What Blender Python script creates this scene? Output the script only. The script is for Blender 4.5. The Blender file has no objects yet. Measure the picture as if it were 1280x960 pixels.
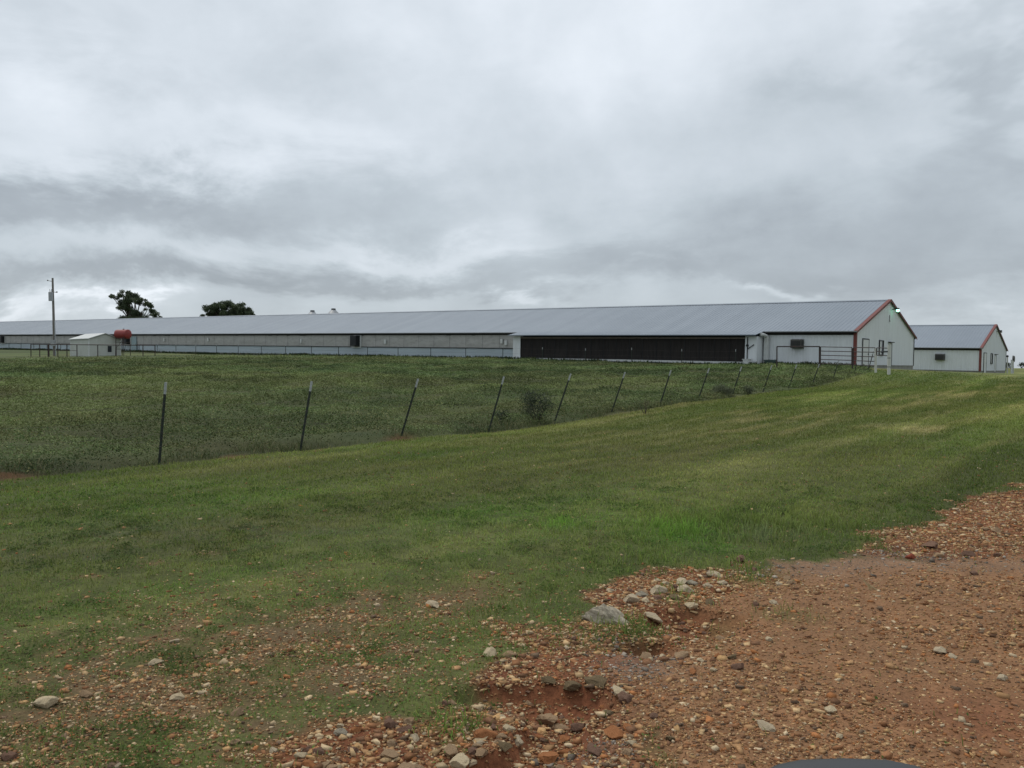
import bpy, math, random
import numpy as np
from mathutils import Vector, Matrix, noise as mnoise

random.seed(7)
RNG = np.random.default_rng(11)
SC = bpy.context.scene
COL = SC.collection
EYE = 1.65
F = 1070.0

# ------------------------------------------------------------------ camera
cam_d = bpy.data.cameras.new("camera")
cam = bpy.data.objects.new("camera", cam_d)
COL.objects.link(cam)
cam_d.sensor_width = 36.0
cam_d.lens = 36.0 * F / 1280.0
cam_d.clip_start = 0.05
cam_d.clip_end = 6000.0
PITCH = math.atan(20.0 / F)
cam.location = (0, 0, EYE)
cam.rotation_euler = (math.radians(90) - PITCH, 0, 0)
SC.camera = cam

# ------------------------------------------------------------------ sun, exposure
SUN_EL, SUN_AZ = math.radians(58), math.radians(-35)
sun_d = bpy.data.lights.new("sun", 'SUN')
sun_d.energy = 1.2
sun_d.angle = math.radians(25)
sun_d.color = (1.0, 0.94, 0.84)
sun = bpy.data.objects.new("sun", sun_d)
COL.objects.link(sun)
sdir = Vector((math.sin(SUN_AZ) * math.cos(SUN_EL), math.cos(SUN_AZ) * math.cos(SUN_EL), math.sin(SUN_EL)))
sun.rotation_euler = sdir.to_track_quat('Z', 'Y').to_euler()
SC.view_settings.view_transform = 'Standard'
SC.view_settings.look = 'None'
SC.view_settings.gamma = 1.0
SC.view_settings.use_curve_mapping = False
SC.view_settings.exposure = 0.42
SC.cycles.max_bounces = 5
SC.cycles.diffuse_bounces = 3
SC.cycles.transparent_max_bounces = 6
SC.cycles.use_denoising = True

# ------------------------------------------------------------------ world: overcast sky
world = bpy.data.worlds.new("World")
SC.world = world
world.use_nodes = True


class N:
    """small node-building helper"""
    def __init__(s, tree):
        s.t = tree

    def new(s, typ, **kw):
        n = s.t.nodes.new(typ)
        for k, v in kw.items():
            setattr(n, k, v)
        return n

    def put(s, sock, v):
        if isinstance(v, bpy.types.NodeSocket):
            s.t.links.new(v, sock)
        elif isinstance(v, (tuple, list)) and len(v) == 3 and sock.type == 'RGBA':
            sock.default_value = (*v, 1)
        else:
            sock.default_value = v

    def m(s, op, a, b=0.0, c=None, clamp=False):
        n = s.new('ShaderNodeMath', operation=op, use_clamp=clamp)
        s.put(n.inputs[0], a)
        s.put(n.inputs[1], b)
        if c is not None:
            s.put(n.inputs[2], c)
        return n.outputs[0]

    def mix(s, f, a, b, typ='RGBA', blend='MIX'):
        n = s.new('ShaderNodeMix', data_type=typ)
        if typ == 'RGBA':
            n.blend_type = blend
            s.put(n.inputs[0], f); s.put(n.inputs[6], a); s.put(n.inputs[7], b)
            return n.outputs[2]
        s.put(n.inputs[0], f); s.put(n.inputs[2], a); s.put(n.inputs[3], b)
        return n.outputs[0]

    def noise(s, vec, scale, detail=4, rough=0.55, dist=0.0):
        n = s.new('ShaderNodeTexNoise')
        s.put(n.inputs['Vector'], vec)
        n.inputs['Scale'].default_value = scale
        n.inputs['Detail'].default_value = detail
        n.inputs['Roughness'].default_value = rough
        n.inputs['Distortion'].default_value = dist
        return n.outputs['Fac']

    def ramp(s, f, stops):
        n = s.new('ShaderNodeValToRGB')
        e = n.color_ramp.elements
        while len(e) < len(stops):
            e.new(0.5)
        for q, (p, c) in zip(e, stops):
            q.position = p
            q.color = (*c, 1) if len(c) == 3 else c
        s.put(n.inputs[0], f)
        return n.outputs[0]

    def xyz(s, x, y, z):
        n = s.new('ShaderNodeCombineXYZ')
        s.put(n.inputs[0], x); s.put(n.inputs[1], y); s.put(n.inputs[2], z)
        return n.outputs[0]


def build_world():
    t = world.node_tree
    t.nodes.clear()
    n = N(t)
    out = n.new('ShaderNodeOutputWorld')
    tc = n.new('ShaderNodeTexCoord')
    sep = n.new('ShaderNodeSeparateXYZ')
    t.links.new(tc.outputs['Generated'], sep.inputs[0])
    x, y, z = sep.outputs
    az = n.m('ARCTAN2', x, y)
    el = n.m('ARCSINE', z)
    # cloud deck coordinates
    zz = n.m('ADD', n.m('MAXIMUM', z, 0.0), 0.11)
    cx = n.m('DIVIDE', x, zz)
    cy = n.m('DIVIDE', y, zz)
    deck = n.xyz(cx, cy, 0.0)
    n1 = n.noise(deck, 0.75, 6, 0.52, 0.25)
    n2 = n.noise(n.xyz(cx, cy, 4.3), 1.7, 6, 0.6, 0.4)
    # domain warp of the big bands
    ang = n.xyz(az, n.m('MULTIPLY', el, 2.2), 0.0)
    wa = n.m('MULTIPLY', n.m('SUBTRACT', n.noise(ang, 3.2, 5, 0.6, 0.3), 0.5), 0.62)
    we = n.m('MULTIPLY', n.m('SUBTRACT', n.noise(n.xyz(az, n.m('MULTIPLY', el, 2.2), 7.7), 4.2, 6, 0.62, 0.3), 0.5), 0.20)
    azw = n.m('ADD', az, wa)
    elw = n.m('ADD', el, we)
    n3 = n.noise(n.xyz(az, n.m('MULTIPLY', el, 1.3), 2.2), 4.2, 5, 0.5, 0.1)
    blobs = [  # cloud bands: place (pixels of a 1280x960 frame turned into azimuth and elevation), reach, brightness
        (40, 160, 230, 65, .22), (720, 30, 520, 110, .15), (520, 310, 230, 20, .17), (20, 388, 70, 14, .40),
        (200, 388, 60, 10, .34), (640, 368, 60, 8, .20), (990, 358, 50, 10, .22), (450, 150, 90, 60, .06),
        (400, 170, 120, 40, .10), (880, 230, 220, 30, .06), (1250, 400, 90, 14, .14), (700, 240, 120, 40, .06),
        (90, 232, 230, 32, -.30), (60, 335, 300, 24, -.26), (330, 352, 220, 12, -.12), (60, 40, 170, 45, -.10),
        (1255, 90, 50, 90, -.20), (1030, 105, 100, 35, -.14), (1080, 285, 240, 60, -.10), (1170, 340, 150, 24, -.10),
        (430, 120, 90, 60, -.12), (760, 325, 170, 26, -.12), (820, 335, 260, 26, -.07), (480, 345, 200, 22, -.08), (1180, 205, 110, 40, -.14),
        (590, 240, 260, 36, -.12), (860, 290, 140, 22, -.03), (60, 250, 180, 30, -.10)]
    acc = None
    for (px, py, sx, sy, amp) in blobs:
        a0 = math.atan((px - 640) / F)
        e0 = math.atan((460 - py) / F * math.cos(a0))
        qa = n.m('DIVIDE', n.m('SUBTRACT', azw, a0), sx / F * 1.0)
        qe = n.m('DIVIDE', n.m('SUBTRACT', elw, e0), sy / F * 1.0)
        q = n.m('ADD', n.m('MULTIPLY', qa, qa), n.m('MULTIPLY', qe, qe))
        g = n.m('POWER', 2.718, n.m('MULTIPLY', q, -1.0))
        acc = n.m('MULTIPLY', g, amp) if acc is None else n.m('MULTIPLY_ADD', g, amp, acc)
    v = n.m('MULTIPLY_ADD', n.m('SUBTRACT', n1, 0.5), 0.08, acc)
    v = n.m('MULTIPLY_ADD', n.m('SUBTRACT', n2, 0.5), 0.08, v)
    v = n.m('MULTIPLY_ADD', n.m('SUBTRACT', n3, 0.5), 0.36, v)
    n5 = n.noise(n.xyz(n.m('ADD', az, 3.0), n.m('MULTIPLY', el, 1.15), 5.2), 9.0, 5, 0.55, 0.15)
    v = n.m('MULTIPLY_ADD', n.m('SUBTRACT', n5, 0.5), 0.32, v)
    base = n.m('MULTIPLY_ADD', n.m('MINIMUM', n.m('MAXIMUM', el, 0.0), 0.5), 0.50, 0.46)
    v = n.m('ADD', v, base)
    col = n.ramp(v, [(0.0, (0.19, 0.213, 0.24)), (0.30, (0.30, 0.333, 0.365)), (0.5, (0.405, 0.45, 0.487)),
                     (0.72, (0.54, 0.585, 0.63)), (1.0, (0.71, 0.75, 0.80))])
    cloud = n.new('ShaderNodeBackground')
    t.links.new(col, cloud.inputs[0])
    cloud.inputs[1].default_value = 1.0
    sky = n.new('ShaderNodeTexSky', sky_type='NISHITA')
    sky.sun_disc = False
    sky.sun_elevation = SUN_EL
    sky.sun_rotation = SUN_AZ
    bsky = n.new('ShaderNodeBackground')
    t.links.new(sky.outputs[0], bsky.inputs[0])
    bsky.inputs[1].default_value = 0.08
    mx = n.new('ShaderNodeMixShader')
    mx.inputs[0].default_value = 0.93
    t.links.new(bsky.outputs[0], mx.inputs[1])
    t.links.new(cloud.outputs[0], mx.inputs[2])
    t.links.new(mx.outputs[0], out.inputs[0])


build_world()

# ------------------------------------------------------------------ numpy noise


def _hash(ix, iy, s):
    h = (ix.astype(np.int64) * 374761393 + iy.astype(np.int64) * 668265263 + s * 974634777) & 0x7fffffff
    h = ((h ^ (h >> 13)) * 1274126177) & 0x7fffffff
    return ((h ^ (h >> 16)) & 0xffffff) / float(0xffffff)


def vnoise(x, y, s=0):
    ix = np.floor(x); iy = np.floor(y)
    fx = x - ix; fy = y - iy
    fx = fx * fx * (3 - 2 * fx); fy = fy * fy * (3 - 2 * fy)
    a = _hash(ix, iy, s); b = _hash(ix + 1, iy, s); c = _hash(ix, iy + 1, s); d = _hash(ix + 1, iy + 1, s)
    return (a * (1 - fx) + b * fx) * (1 - fy) + (c * (1 - fx) + d * fx) * fy


def fbm(x, y, s=0, o=4, g=0.55):
    r = 0; a = 1; t = 0
    for k in range(o):
        ca, sa = math.cos(k * 1.1 + s), math.sin(k * 1.1 + s)
        r = r + a * vnoise((x * ca - y * sa) * 2 ** k + 13.7 * k, (x * sa + y * ca) * 2 ** k + 7.1 * k, s + k * 17)
        t += a
        a *= g
    return r / t


def sstep(a, b, x):
    t = np.clip((x - a) / (b - a), 0, 1)
    return t * t * (3 - 2 * t)


# ------------------------------------------------------------------ terrain
TH = math.radians(37.284)
GR = 0.022
DS = (-math.cos(TH), math.sin(TH))      # along the barns, away from the near gable
DP = (math.sin(TH), math.cos(TH))       # across the barns
B1 = (24.10, 60.13, EYE + 0.227)
B2 = (48.25, 88.19, EYE - 0.286)


def bpt(B, s, p):
    return (B[0] + DS[0] * s + DP[0] * p, B[1] + DS[1] * s + DP[1] * p)


ctrl = []


def cr(X, Y, rel):
    ctrl.append((X, Y, rel + EYE))


for X in (-14, -8, -3, 2, 6, 10):
    for Y in (-12, -4, 2, 7):
        cr(X, Y, -1.65)
cr(-3, 11, -1.67); cr(2, 11, -1.64); cr(7.2, 11, -1.55); cr(14, 14, -1.40); cr(12, 20, -1.36); cr(14, 4, -1.62)
POST_REL = [-1.67, -1.67, -1.62, -1.66, -1.55, -1.43, -1.28, -1.23, -1.13, -1.04, -0.98, -0.85, -0.63, -0.38, -0.16]
for i, r_ in enumerate(POST_REL):
    cr(-6.02 + 1.928 * i, 14.9 + 2.476 * i, r_)
cr(-11, 10, -1.72); cr(-20, -2, -1.8)
cr(-18, 30, -1.15); cr(-36, 55, -0.1); cr(-30, 40, -0.7); cr(-5, 40, -0.75); cr(-60, 80, 0.9); cr(-80, 100, 1.9)
cr(-46, 95, 1.30); cr(-53, 100, 1.45); cr(-25, 75, 0.75)
for s_ in (30, 60, 90, 120, 152, 190):
    for p_ in (-3.5, 8, 21):
        x_, y_ = bpt(B1, s_, p_)
        cr(x_, y_, 0.227 + GR * s_ - 0.17)
x_, y_ = bpt(B1, 12, -3.5); cr(x_, y_, 0.20)
cr(24.1, 60.1, 0.04); cr(22.7, 55, -0.05)
x_, y_ = bpt(B1, 0, 17.5); cr(x_, y_, -0.20)
cr(21, 49, -0.18)
for s_ in (0, 60, 120):
    for p_ in (0, 17.8):
        x_, y_ = bpt(B2, s_, p_)
        cr(x_, y_, -0.286 + GR * s_ - 0.28 - (0.22 if p_ > 1 and s_ == 0 else 0))
cr(20, 35, -0.95); cr(28, 45, -0.68); cr(35, 60, -0.50); cr(55, 80, -0.72); cr(45, 55, -0.8); cr(60, 60, -1.0)
cr(30, 30, -1.1); cr(90, 130, -1.25); cr(120, 150, -1.3); cr(60, 30, -1.4); cr(40, 10, -1.5); cr(-60, 30, -1.3); cr(-100, 60, 0.2)
cr(0, 190, 3.2); cr(-130, 200, 4.0); cr(60, 190, 1.0)
CT = np.array(ctrl)


def _tps(r2):
    return 0.5 * r2 * np.log(r2 + 1e-9)


def _fit():
    P = CT[:, :2] / 50.0
    n = len(P)
    d2 = ((P[:, None] - P[None]) ** 2).sum(2)
    K = _tps(d2) + np.eye(n) * 2e-4
    A = np.zeros((n + 3, n + 3))
    A[:n, :n] = K
    A[:n, n] = 1; A[:n, n + 1:] = P
    A[n, :n] = 1; A[n + 1:, :n] = P.T
    b = np.concatenate([CT[:, 2], np.zeros(3)])
    return P, np.linalg.solve(A, b)


_P, _W = _fit()


def H0(x, y):
    """smooth terrain height"""
    x = np.atleast_1d(np.asarray(x, float)); y = np.atleast_1d(np.asarray(y, float))
    shp = x.shape
    xf = x.ravel() / 50; yf = y.ravel() / 50
    z = np.full(xf.shape, _W[-3]) + _W[-2] * xf + _W[-1] * yf
    for k in range(len(_P)):
        z += _W[k] * _tps((xf - _P[k, 0]) ** 2 + (yf - _P[k, 1]) ** 2)
    z = z.reshape(shp)
    r = np.hypot(x, y - 60)
    w = sstep(130, 330, r)
    z = z * (1 - w) + (EYE - 0.9) * w
    return z


def at(px, py):
    """where a line of sight meets the ground (used only to survey the site)"""
    u = (px - 640) / F; v = (480 - py) / F
    cp, sp = math.cos(PITCH), math.sin(PITCH)
    dy = cp + v * sp; dz = v * cp - sp
    u /= dy; dz /= dy
    lo, hi = 1.5, 120.0
    prev = 1.5
    for Y in np.geomspace(1.5, 200, 160):
        if EYE + dz * Y < H0(u * Y, Y)[0]:
            hi = Y; lo = prev
            break
        prev = Y
    for _ in range(25):
        mid = (lo + hi) / 2
        if EYE + dz * mid < H0(u * mid, mid)[0]:
            hi = mid
        else:
            lo = mid
    return u * lo, lo


def pseg(poly, x, y, closed=True):
    """signed distance to a polygon, positive inside"""
    d = np.full(x.shape, 1e9)
    inside = np.zeros(x.shape, bool)
    n = len(poly)
    for i in range(n):
        ax, ay = poly[i]; bx, by = poly[(i + 1) % n]
        ex, ey = bx - ax, by - ay
        t = np.clip(((x - ax) * ex + (y - ay) * ey) / (ex * ex + ey * ey + 1e-12), 0, 1)
        d = np.minimum(d, np.hypot(x - ax - t * ex, y - ay - t * ey))
        c = ((ay > y) != (by > y)) & (x < ex * (y - ay) / (ey if abs(ey) > 1e-12 else 1e-12) + ax)
        inside ^= c
    return np.where(inside, d, -d)


FIELD = [(-44.6, -34.6), (-6.02, 14.9), (9.4, 34.7), (21.0, 49.4), (24.3, 60.4), (-125, 175), (-300, 240), (-400, -60)]
DRIVE = [at(*p) for p in ((1345, 590), (1280, 612), (1200, 638), (1130, 672), (1060, 690), (1010, 702), (965, 712), (925, 738),
                          (880, 762), (850, 800), (800, 850), (790, 900), (800, 960))]
DRIVE += [(0.3, 1.0), (0.5, -6), (30, -6), (40, 18), (22, 16)]
RED = [at(*p) for p in ((740, 738), (800, 716), (870, 706), (925, 706), (1000, 724), (930, 800), (860, 860), (840, 990),
                        (330, 990), (360, 950), (420, 905), (520, 890), (600, 860), (640, 790), (700, 790), (730, 770))]
RED2 = [at(*p) for p in ((1050, 694), (1110, 668), (1200, 634), (1290, 600), (1360, 600), (1360, 660), (1290, 690), (1150, 702))]
SPARSE = [at(*p) for p in ((-400, 870), (0, 770), (200, 752), (380, 725), (520, 702), (640, 715), (700, 790), (800, 900), (800, 1000))] + [(0, 0), (-9, 0)]


def pblob(x, y, lst):
    """soft ground patches given as place, reach and weight"""
    r = np.zeros(x.shape)
    for (X, Y, sx, sy, a) in lst:
        r += a * np.exp(-(((x - X) / sx) ** 2 + ((y - Y) / sy) ** 2))
    return r


def mk(lst):
    o = []
    for (px, py, rx, ry, a) in lst:
        X, Y = at(px, py)
        o.append((X, Y, rx * Y / F, ry * Y * Y / (F * 1.6), a))
    return o


GREYGRAVEL = mk([(795, 828, 50, 18, 1), (1010, 708, 70, 12, .9), (1110, 702, 90, 10, .9), (1250, 706, 60, 8, .7), (745, 935, 40, 16, .6), (860, 690, 30, 5, .7)])
BARERED = mk([(860, 775, 70, 22, 1), (740, 822, 60, 12, 1), (720, 870, 60, 16, 1), (640, 950, 60, 20, 1), (910, 690, 40, 7, .8), (1240, 900, 120, 40, .8)])
TALLG = mk([(850, 664, 50, 14, 1), (700, 660, 24, 7, .8), (960, 668, 60, 14, .8), (1060, 662, 30, 6, .6), (640, 772, 90, 20, .5), (850, 740, 30, 12, .7),
            (790, 784, 46, 14, 1), (735, 800, 40, 10, .8), (935, 716, 34, 10, .9), (985, 770, 40, 10, .45), (900, 775, 20, 8, .4), (570, 900, 40, 26, .9), (940, 650, 130, 20, .6), (800, 700, 60, 10, .6)])
BRIGHTG = mk([(850, 668, 50, 14, 1), (700, 656, 24, 6, 1), (640, 640, 200, 20, .3), (900, 690, 30, 6, .6), (200, 610, 260, 22, .5), (560, 568, 200, 10, .4), (575, 905, 40, 24, .6), (860, 488, 160, 7, .4), (1110, 470, 90, 5, .15)])
GREYW = mk([(960, 672, 60, 14, 1), (260, 665, 260, 14, .8), (60, 700, 120, 16, .6), (300, 690, 120, 6, .5)])
STRAW = mk([(1110, 535, 34, 4, 1), (1165, 537, 26, 3, .7), (960, 522, 200, 5, .5), (860, 540, 130, 4, .45), (1060, 500, 190, 4, .45), (1200, 493, 90, 4, .5), (700, 565, 200, 5, .25), (300, 610, 200, 10, .2)])
DARKP = mk([(1235, 500, 60, 4, .6), (700, 615, 220, 12, .4), (1050, 560, 220, 12, .35), (180, 640, 260, 14, .5), (1100, 485, 60, 4, .5), (220, 825, 70, 16, .4)])
HOLES = mk([(110, 722, 22, 3, 1), (190, 706, 20, 4, 1), (260, 692, 16, 3, .9), (590, 740, 40, 12, 1), (540, 760, 50, 16, .7), (600, 720, 20, 5, .8), (300, 800, 60, 12, .4), (130, 880, 80, 22, .5),
            (300, 870, 90, 26, .6), (380, 800, 60, 20, .5), (430, 780, 60, 16, .6), (470, 850, 70, 20, .5), (60, 930, 60, 30, .4), (150, 790, 30, 5, .4), (380, 720, 20, 4, .4)])
LEDGE = mk([(650, 870, 120, 20, .8), (870, 778, 70, 20, 1), (800, 812, 60, 14, .6), (715, 872, 50, 18, .62), (690, 920, 60, 30, .9), (905, 733, 40, 6, .5), (640, 955, 90, 20, .8)])


def soilfields(x, y):
    w = (fbm(x * 1.3, y * 1.3, 5) - .5)
    w2 = (fbm(x * 5, y * 5, 9) - .5)
    dr = pseg(DRIVE, x, y) + w * .7 + w2 * .5
    rd = np.maximum(pseg(RED, x, y), pseg(RED2, x, y)) + w * .8 + w2 * .6
    spd = pseg(SPARSE, x, y)
    sp = spd + w * 2.0
    drive = sstep(-.12, .12, dr)
    red = sstep(-.12, .15, rd)
    drive = drive * (1 - .85 * sstep(-.1, .1, pseg(RED2, x, y) + w * .3))
    sparse = sstep(-.9, 1.5, sp)
    fd = pseg(FIELD, x, y)
    return drive, red, sparse, fd, w, w2


def grasscover(x, y):
    drive, red, sparse, fd, w, w2 = soilfields(x, y)
    fine = fbm(x * 3.1, y * 3.1, 21, 4, .62)
    fine = .5 * fine + .5 * fbm(x * 9, y * 9, 23, 3)
    thr = .08 + sparse * .40
    g = sstep(thr - .14, thr + .12, fine) * (1 - .12 * sparse)
    g = g * (1 - .96 * red * sstep(.22, .45, fine + .2 * red)) * (1 - .992 * drive)
    g = np.maximum(g, np.clip(pblob(x, y, TALLG), 0, 1) * sstep(.30, .48, fine + .08) * .97)
    g = g * (1 - np.clip(pblob(x, y, HOLES), 0, 1) * .8)
    # scattered tufts in the drive edge
    return np.clip(g, 0, 1), drive, red, sparse, fd


MOW = (0.614, 0.789)


def grass_rgb(x, y, fd):
    a = x * MOW[0] + y * MOW[1]; c = -x * MOW[1] + y * MOW[0]
    st = fbm(a / 7, c / .75, 31, 4)
    st2 = fbm(a / 2.4, c / .35, 37, 4, .6)
    bl = fbm(x / 3.2, y / 3.2, 41, 4)
    fine = fbm(x * 4, y * 4, 43, 3)
    g1 = np.array([.078, .108, .028]); g2 = np.array([.120, .135, .042]); straw = np.array([.235, .215, .10])
    brt = np.array([.080, .160, .025]); gry = np.array([.090, .105, .062]); drk = np.array([.055, .080, .026])
    k = sstep(.32, .66, .55 * st + .45 * bl)[..., None]
    C = g1 * (1 - k) + g2 * k
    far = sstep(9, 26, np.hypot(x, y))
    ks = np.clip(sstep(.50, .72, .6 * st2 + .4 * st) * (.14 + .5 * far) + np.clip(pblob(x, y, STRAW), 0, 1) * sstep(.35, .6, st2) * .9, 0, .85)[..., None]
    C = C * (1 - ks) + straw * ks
    kb = np.clip(pblob(x, y, BRIGHTG), 0, 1)[..., None] * .75
    C = C * (1 - kb) + brt * kb
    kg = np.clip(pblob(x, y, GREYW), 0, 1)[..., None] * .6 * sstep(.35, .6, fine)[..., None]
    C = C * (1 - kg) + gry * kg
    kd = np.clip(pblob(x, y, DARKP) + .5 * sstep(.55, .75, bl) * (1 - far), 0, 1)[..., None] * .45
    C = C * (1 - kd) + drk * kd
    C = C * (.8 + .4 * fine)[..., None]
    band = fbm(a / 16, c / 1.5, 47, 3, .5); band2 = fbm(a / 5, c / .5, 49, 3, .55)
    lv = .92 + .62 * sstep(.30, .70, band) * .8 + .30 * (band2 - .4)
    C = C * lv[..., None] * np.array([1.14, 1.12, 1.05])
    # pasture
    p1 = np.array([.060, .088, .032]); p2 = np.array([.082, .104, .040]); p3 = np.array([.034, .060, .024]); p4 = np.array([.100, .115, .042])
    f1 = fbm(x / 6, y / 4, 51, 4); f2 = fbm(x / 1.6, y / 1.6, 53, 4); f3 = fbm(x / 14, y / 9, 57, 3)
    kf = sstep(.35, .65, .5 * f1 + .5 * f2)[..., None]
    P = p1 * (1 - kf) + p2 * kf
    k3 = (sstep(.5, .68, f2) * sstep(.4, .6, f1))[..., None] * .75
    P = P * (1 - k3) + p3 * k3
    k4 = (sstep(.48, .66, f3) * .6)[..., None]
    P = P * (1 - k4) + p4 * k4
    P = P * (.70 + .64 * sstep(.36, .64, fbm(x / 5.5, y / 3.0, 59, 4, .6)))[..., None]
    wy = (sstep(.55, .7, fbm(x / 2.8, y / 2.0, 58, 3)) * .5)[..., None]
    P = P * (1 - wy) + np.array([.125, .125, .055]) * wy
    w = sstep(-.12, .12, fd)[..., None]
    return C * (1 - w) + P * w


STRIP = mk([(10, 598, 40, 3, .5), (303, 573, 26, 2.2, .8), (500, 549, 18, 2.2, .7), (395, 563, 10, 2, .6)])


def soil_rgb(x, y, drive, red, sparse):
    r1 = np.array([.21, .080, .038]); r2 = np.array([.13, .046, .024]); t1 = np.array([.26, .148, .075]); br = np.array([.115, .10, .052])
    f = fbm(x * 2, y * 2, 61, 4); f2 = fbm(x * 9, y * 9, 63, 3, .6)
    k = sstep(.35, .65, f)[..., None]
    R = r2 * (1 - k) + r1 * k
    D = t1 * .72 + R * .28
    Sx = br * .7 + R * .3
    wd = drive[..., None]; wr = red[..., None] * (1 - wd)
    C = Sx * (1 - wd - wr) + D * wd + R * wr
    b = np.clip(pblob(x, y, BARERED), 0, 1)[..., None] * .8
    C = C * (1 - b) + (r1 * .6 + r2 * .4) * b
    g = np.clip(pblob(x, y, GREYGRAVEL), 0, 1)[..., None] * .35
    C = C * (1 - g) + np.array([.17, .135, .105]) * g
    return C * (.75 + .5 * f2)[..., None]


def Hmicro(x, y, fd=None):
    r = np.hypot(x, y)
    if fd is None:
        fd = pseg(FIELD, x, y)
    inf = sstep(-.1, .5, fd)
    near = 1 - sstep(14, 22, r)
    d = (fbm(x * .9, y * .9, 71, 3) - .5) * .07 * (1 - sstep(40, 70, r))
    d += near * (fbm(x * 4, y * 4, 73, 4, .6) - .5) * .035
    # a shallow dip across the lawn
    a = x * MOW[0] + y * MOW[1]; c = -x * MOW[1] + y * MOW[0]
    d += inf * ((fbm(x * .5, y * .5, 75, 4) - .5) * .30 + (fbm(x * 1.8, y * 1.8, 77, 3) - .5) * .14) * (1 - sstep(55, 90, r) * .6)
    le = pblob(x, y, LEDGE) + .5 * (fbm(x * 3.5, y * 3.5, 79, 3) - .5)
    d -= .085 * sstep(.38, .58, le) + .03 * sstep(.75, 1.0, le)
    return d


def HG(x, y):
    x = np.atleast_1d(np.asarray(x, float)); y = np.atleast_1d(np.asarray(y, float))
    return H0(x, y) + Hmicro(x, y)


def hg(x, y):
    return float(HG(x, y)[0])


# ------------------------------------------------------------------ materials
def mat(name, build):
    m = bpy.data.materials.new(name)
    m.use_nodes = True
    t = m.node_tree
    t.nodes.clear()
    n = N(t)
    out = n.new('ShaderNodeOutputMaterial')
    bs = n.new('ShaderNodeBsdfPrincipled')
    t.links.new(bs.outputs[0], out.inputs[0])
    build(n, bs, out)
    return m


def objc(n):
    return n.new('ShaderNodeTexCoord').outputs['Object']


def bump(n, bs, h, strength=.3, dist=.02):
    b = n.new('ShaderNodeBump')
    b.inputs['Strength'].default_value = strength
    b.inputs['Distance'].default_value = dist
    n.put(b.inputs['Height'], h)
    n.t.links.new(b.outputs[0], bs.inputs['Normal'])


def weathered(name, col, rough=.55, metal=0.0, var=.18, scale=3.0, dirt=None, dirt_amt=.4, dscale=1.2, spec=.4, stretch=None, bumpy=0.0):
    def f(n, bs, out):
        v = objc(n)
        if stretch:
            mp = n.new('ShaderNodeMapping')
            mp.inputs['Scale'].default_value = stretch
            n.put(mp.inputs[0], v)
            v = mp.outputs[0]
        a = n.noise(v, scale, 6, .65)
        c = n.mix(n.m('MULTIPLY', n.m('SUBTRACT', a, .3, clamp=True), 1.6, clamp=True),
                  tuple(q * (1 - var) for q in col), tuple(min(1, q * (1 + var)) for q in col))
        if dirt:
            d = n.noise(v, dscale, 5, .7)
            c = n.mix(n.m('MULTIPLY', n.m('SUBTRACT', d, .48, clamp=True), dirt_amt * 6, clamp=True), c, dirt)
        n.put(bs.inputs['Base Color'], c)
        bs.inputs['Roughness'].default_value = rough
        bs.inputs['Metallic'].default_value = metal
        bs.inputs['Specular IOR Level'].default_value = spec
        if bumpy:
            bump(n, bs, a, bumpy, .03)
    return mat(name, f)


def roof_f(n, bs, out):
    v = objc(n)
    s = n.new('ShaderNodeSeparateXYZ'); n.put(s.inputs[0], v)
    sheet = n.m('FLOOR', n.m('DIVIDE', s.outputs[0], .91))
    wn = n.new('ShaderNodeTexWhiteNoise', noise_dimensions='1D'); n.put(wn.inputs['W'], sheet)
    nz = n.noise(v, .35, 5, .6)
    k = n.m('MULTIPLY_ADD', wn.outputs['Value'], .35, n.m('MULTIPLY', nz, .8))
    c = n.mix(k, (.19, .222, .262), (.245, .282, .325))
    st = n.new('ShaderNodeMapping'); st.inputs['Scale'].default_value = (9, .6, .6); n.put(st.inputs[0], v)
    d = n.noise(st.outputs[0], 1.2, 5, .7)
    c = n.mix(n.m('MULTIPLY', n.m('SUBTRACT', d, .55, clamp=True), 1.6, clamp=True), c, (.14, .15, .16))
    n.put(bs.inputs['Base Color'], c)
    bs.inputs['Roughness'].default_value = .6
    bs.inputs['Metallic'].default_value = .25
    bs.inputs['Specular IOR Level'].default_value = .35


M = {}
M['roof'] = mat('galvanised roof', roof_f)
M['white_wall'] = weathered('white ribbed steel', (.66, .69, .71), .5, 0, .07, 1.2, (.33, .33, .30), .12, .8, stretch=(2.5, 2.5, .35))
M['concrete'] = weathered('foundation concrete', (.27, .27, .24), .9, 0, .25, 3, (.13, .11, .08), .4, 1.0)
M['red_trim'] = weathered('red painted trim', (.17, .045, .036), .65, 0, .15, 3)
M['timber_and_shade'] = weathered('dark timber and eave shade', (.035, .035, .035), .85, 0, .3, 4)  # near-black tone doubles as painted shade under the eaves
M['curtain'] = weathered('grey curtain cloth', (.40, .395, .38), .8, 0, .16, .9, (.20, .195, .185), .35, 2.2, stretch=(1, 1, 2.2))
M['blue_panel'] = weathered('pale blue grey corrugated steel', (.50, .57, .61), .4, .1, .14, .5, (.34, .37, .37), .35, 1.0, stretch=(.25, 1, 3))
M['pad'] = weathered('dark cooling pad', (.034, .031, .030), .95, 0, .35, 1.5, (.035, .03, .027), .4, .6, spec=.1, stretch=(4, 4, .5), bumpy=.4)
M['dark_frame'] = weathered('dark steel', (.02, .022, .024), .5, .3, .2, 5)
M['white_paint'] = weathered('white painted metal', (.56, .58, .57), .5, 0, .08, 3, (.36, .34, .30), .25, 2)
M['tan_rail'] = weathered('weathered tan rail', (.30, .25, .21), .8, 0, .2, 4)
M['fan_box'] = weathered('grey brown fan housing', (.075, .072, .066), .6, .1, .2, 4)
M['glass'] = weathered('dark window pane', (.03, .035, .04), .12, 0, .1, 2, spec=.6)
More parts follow.
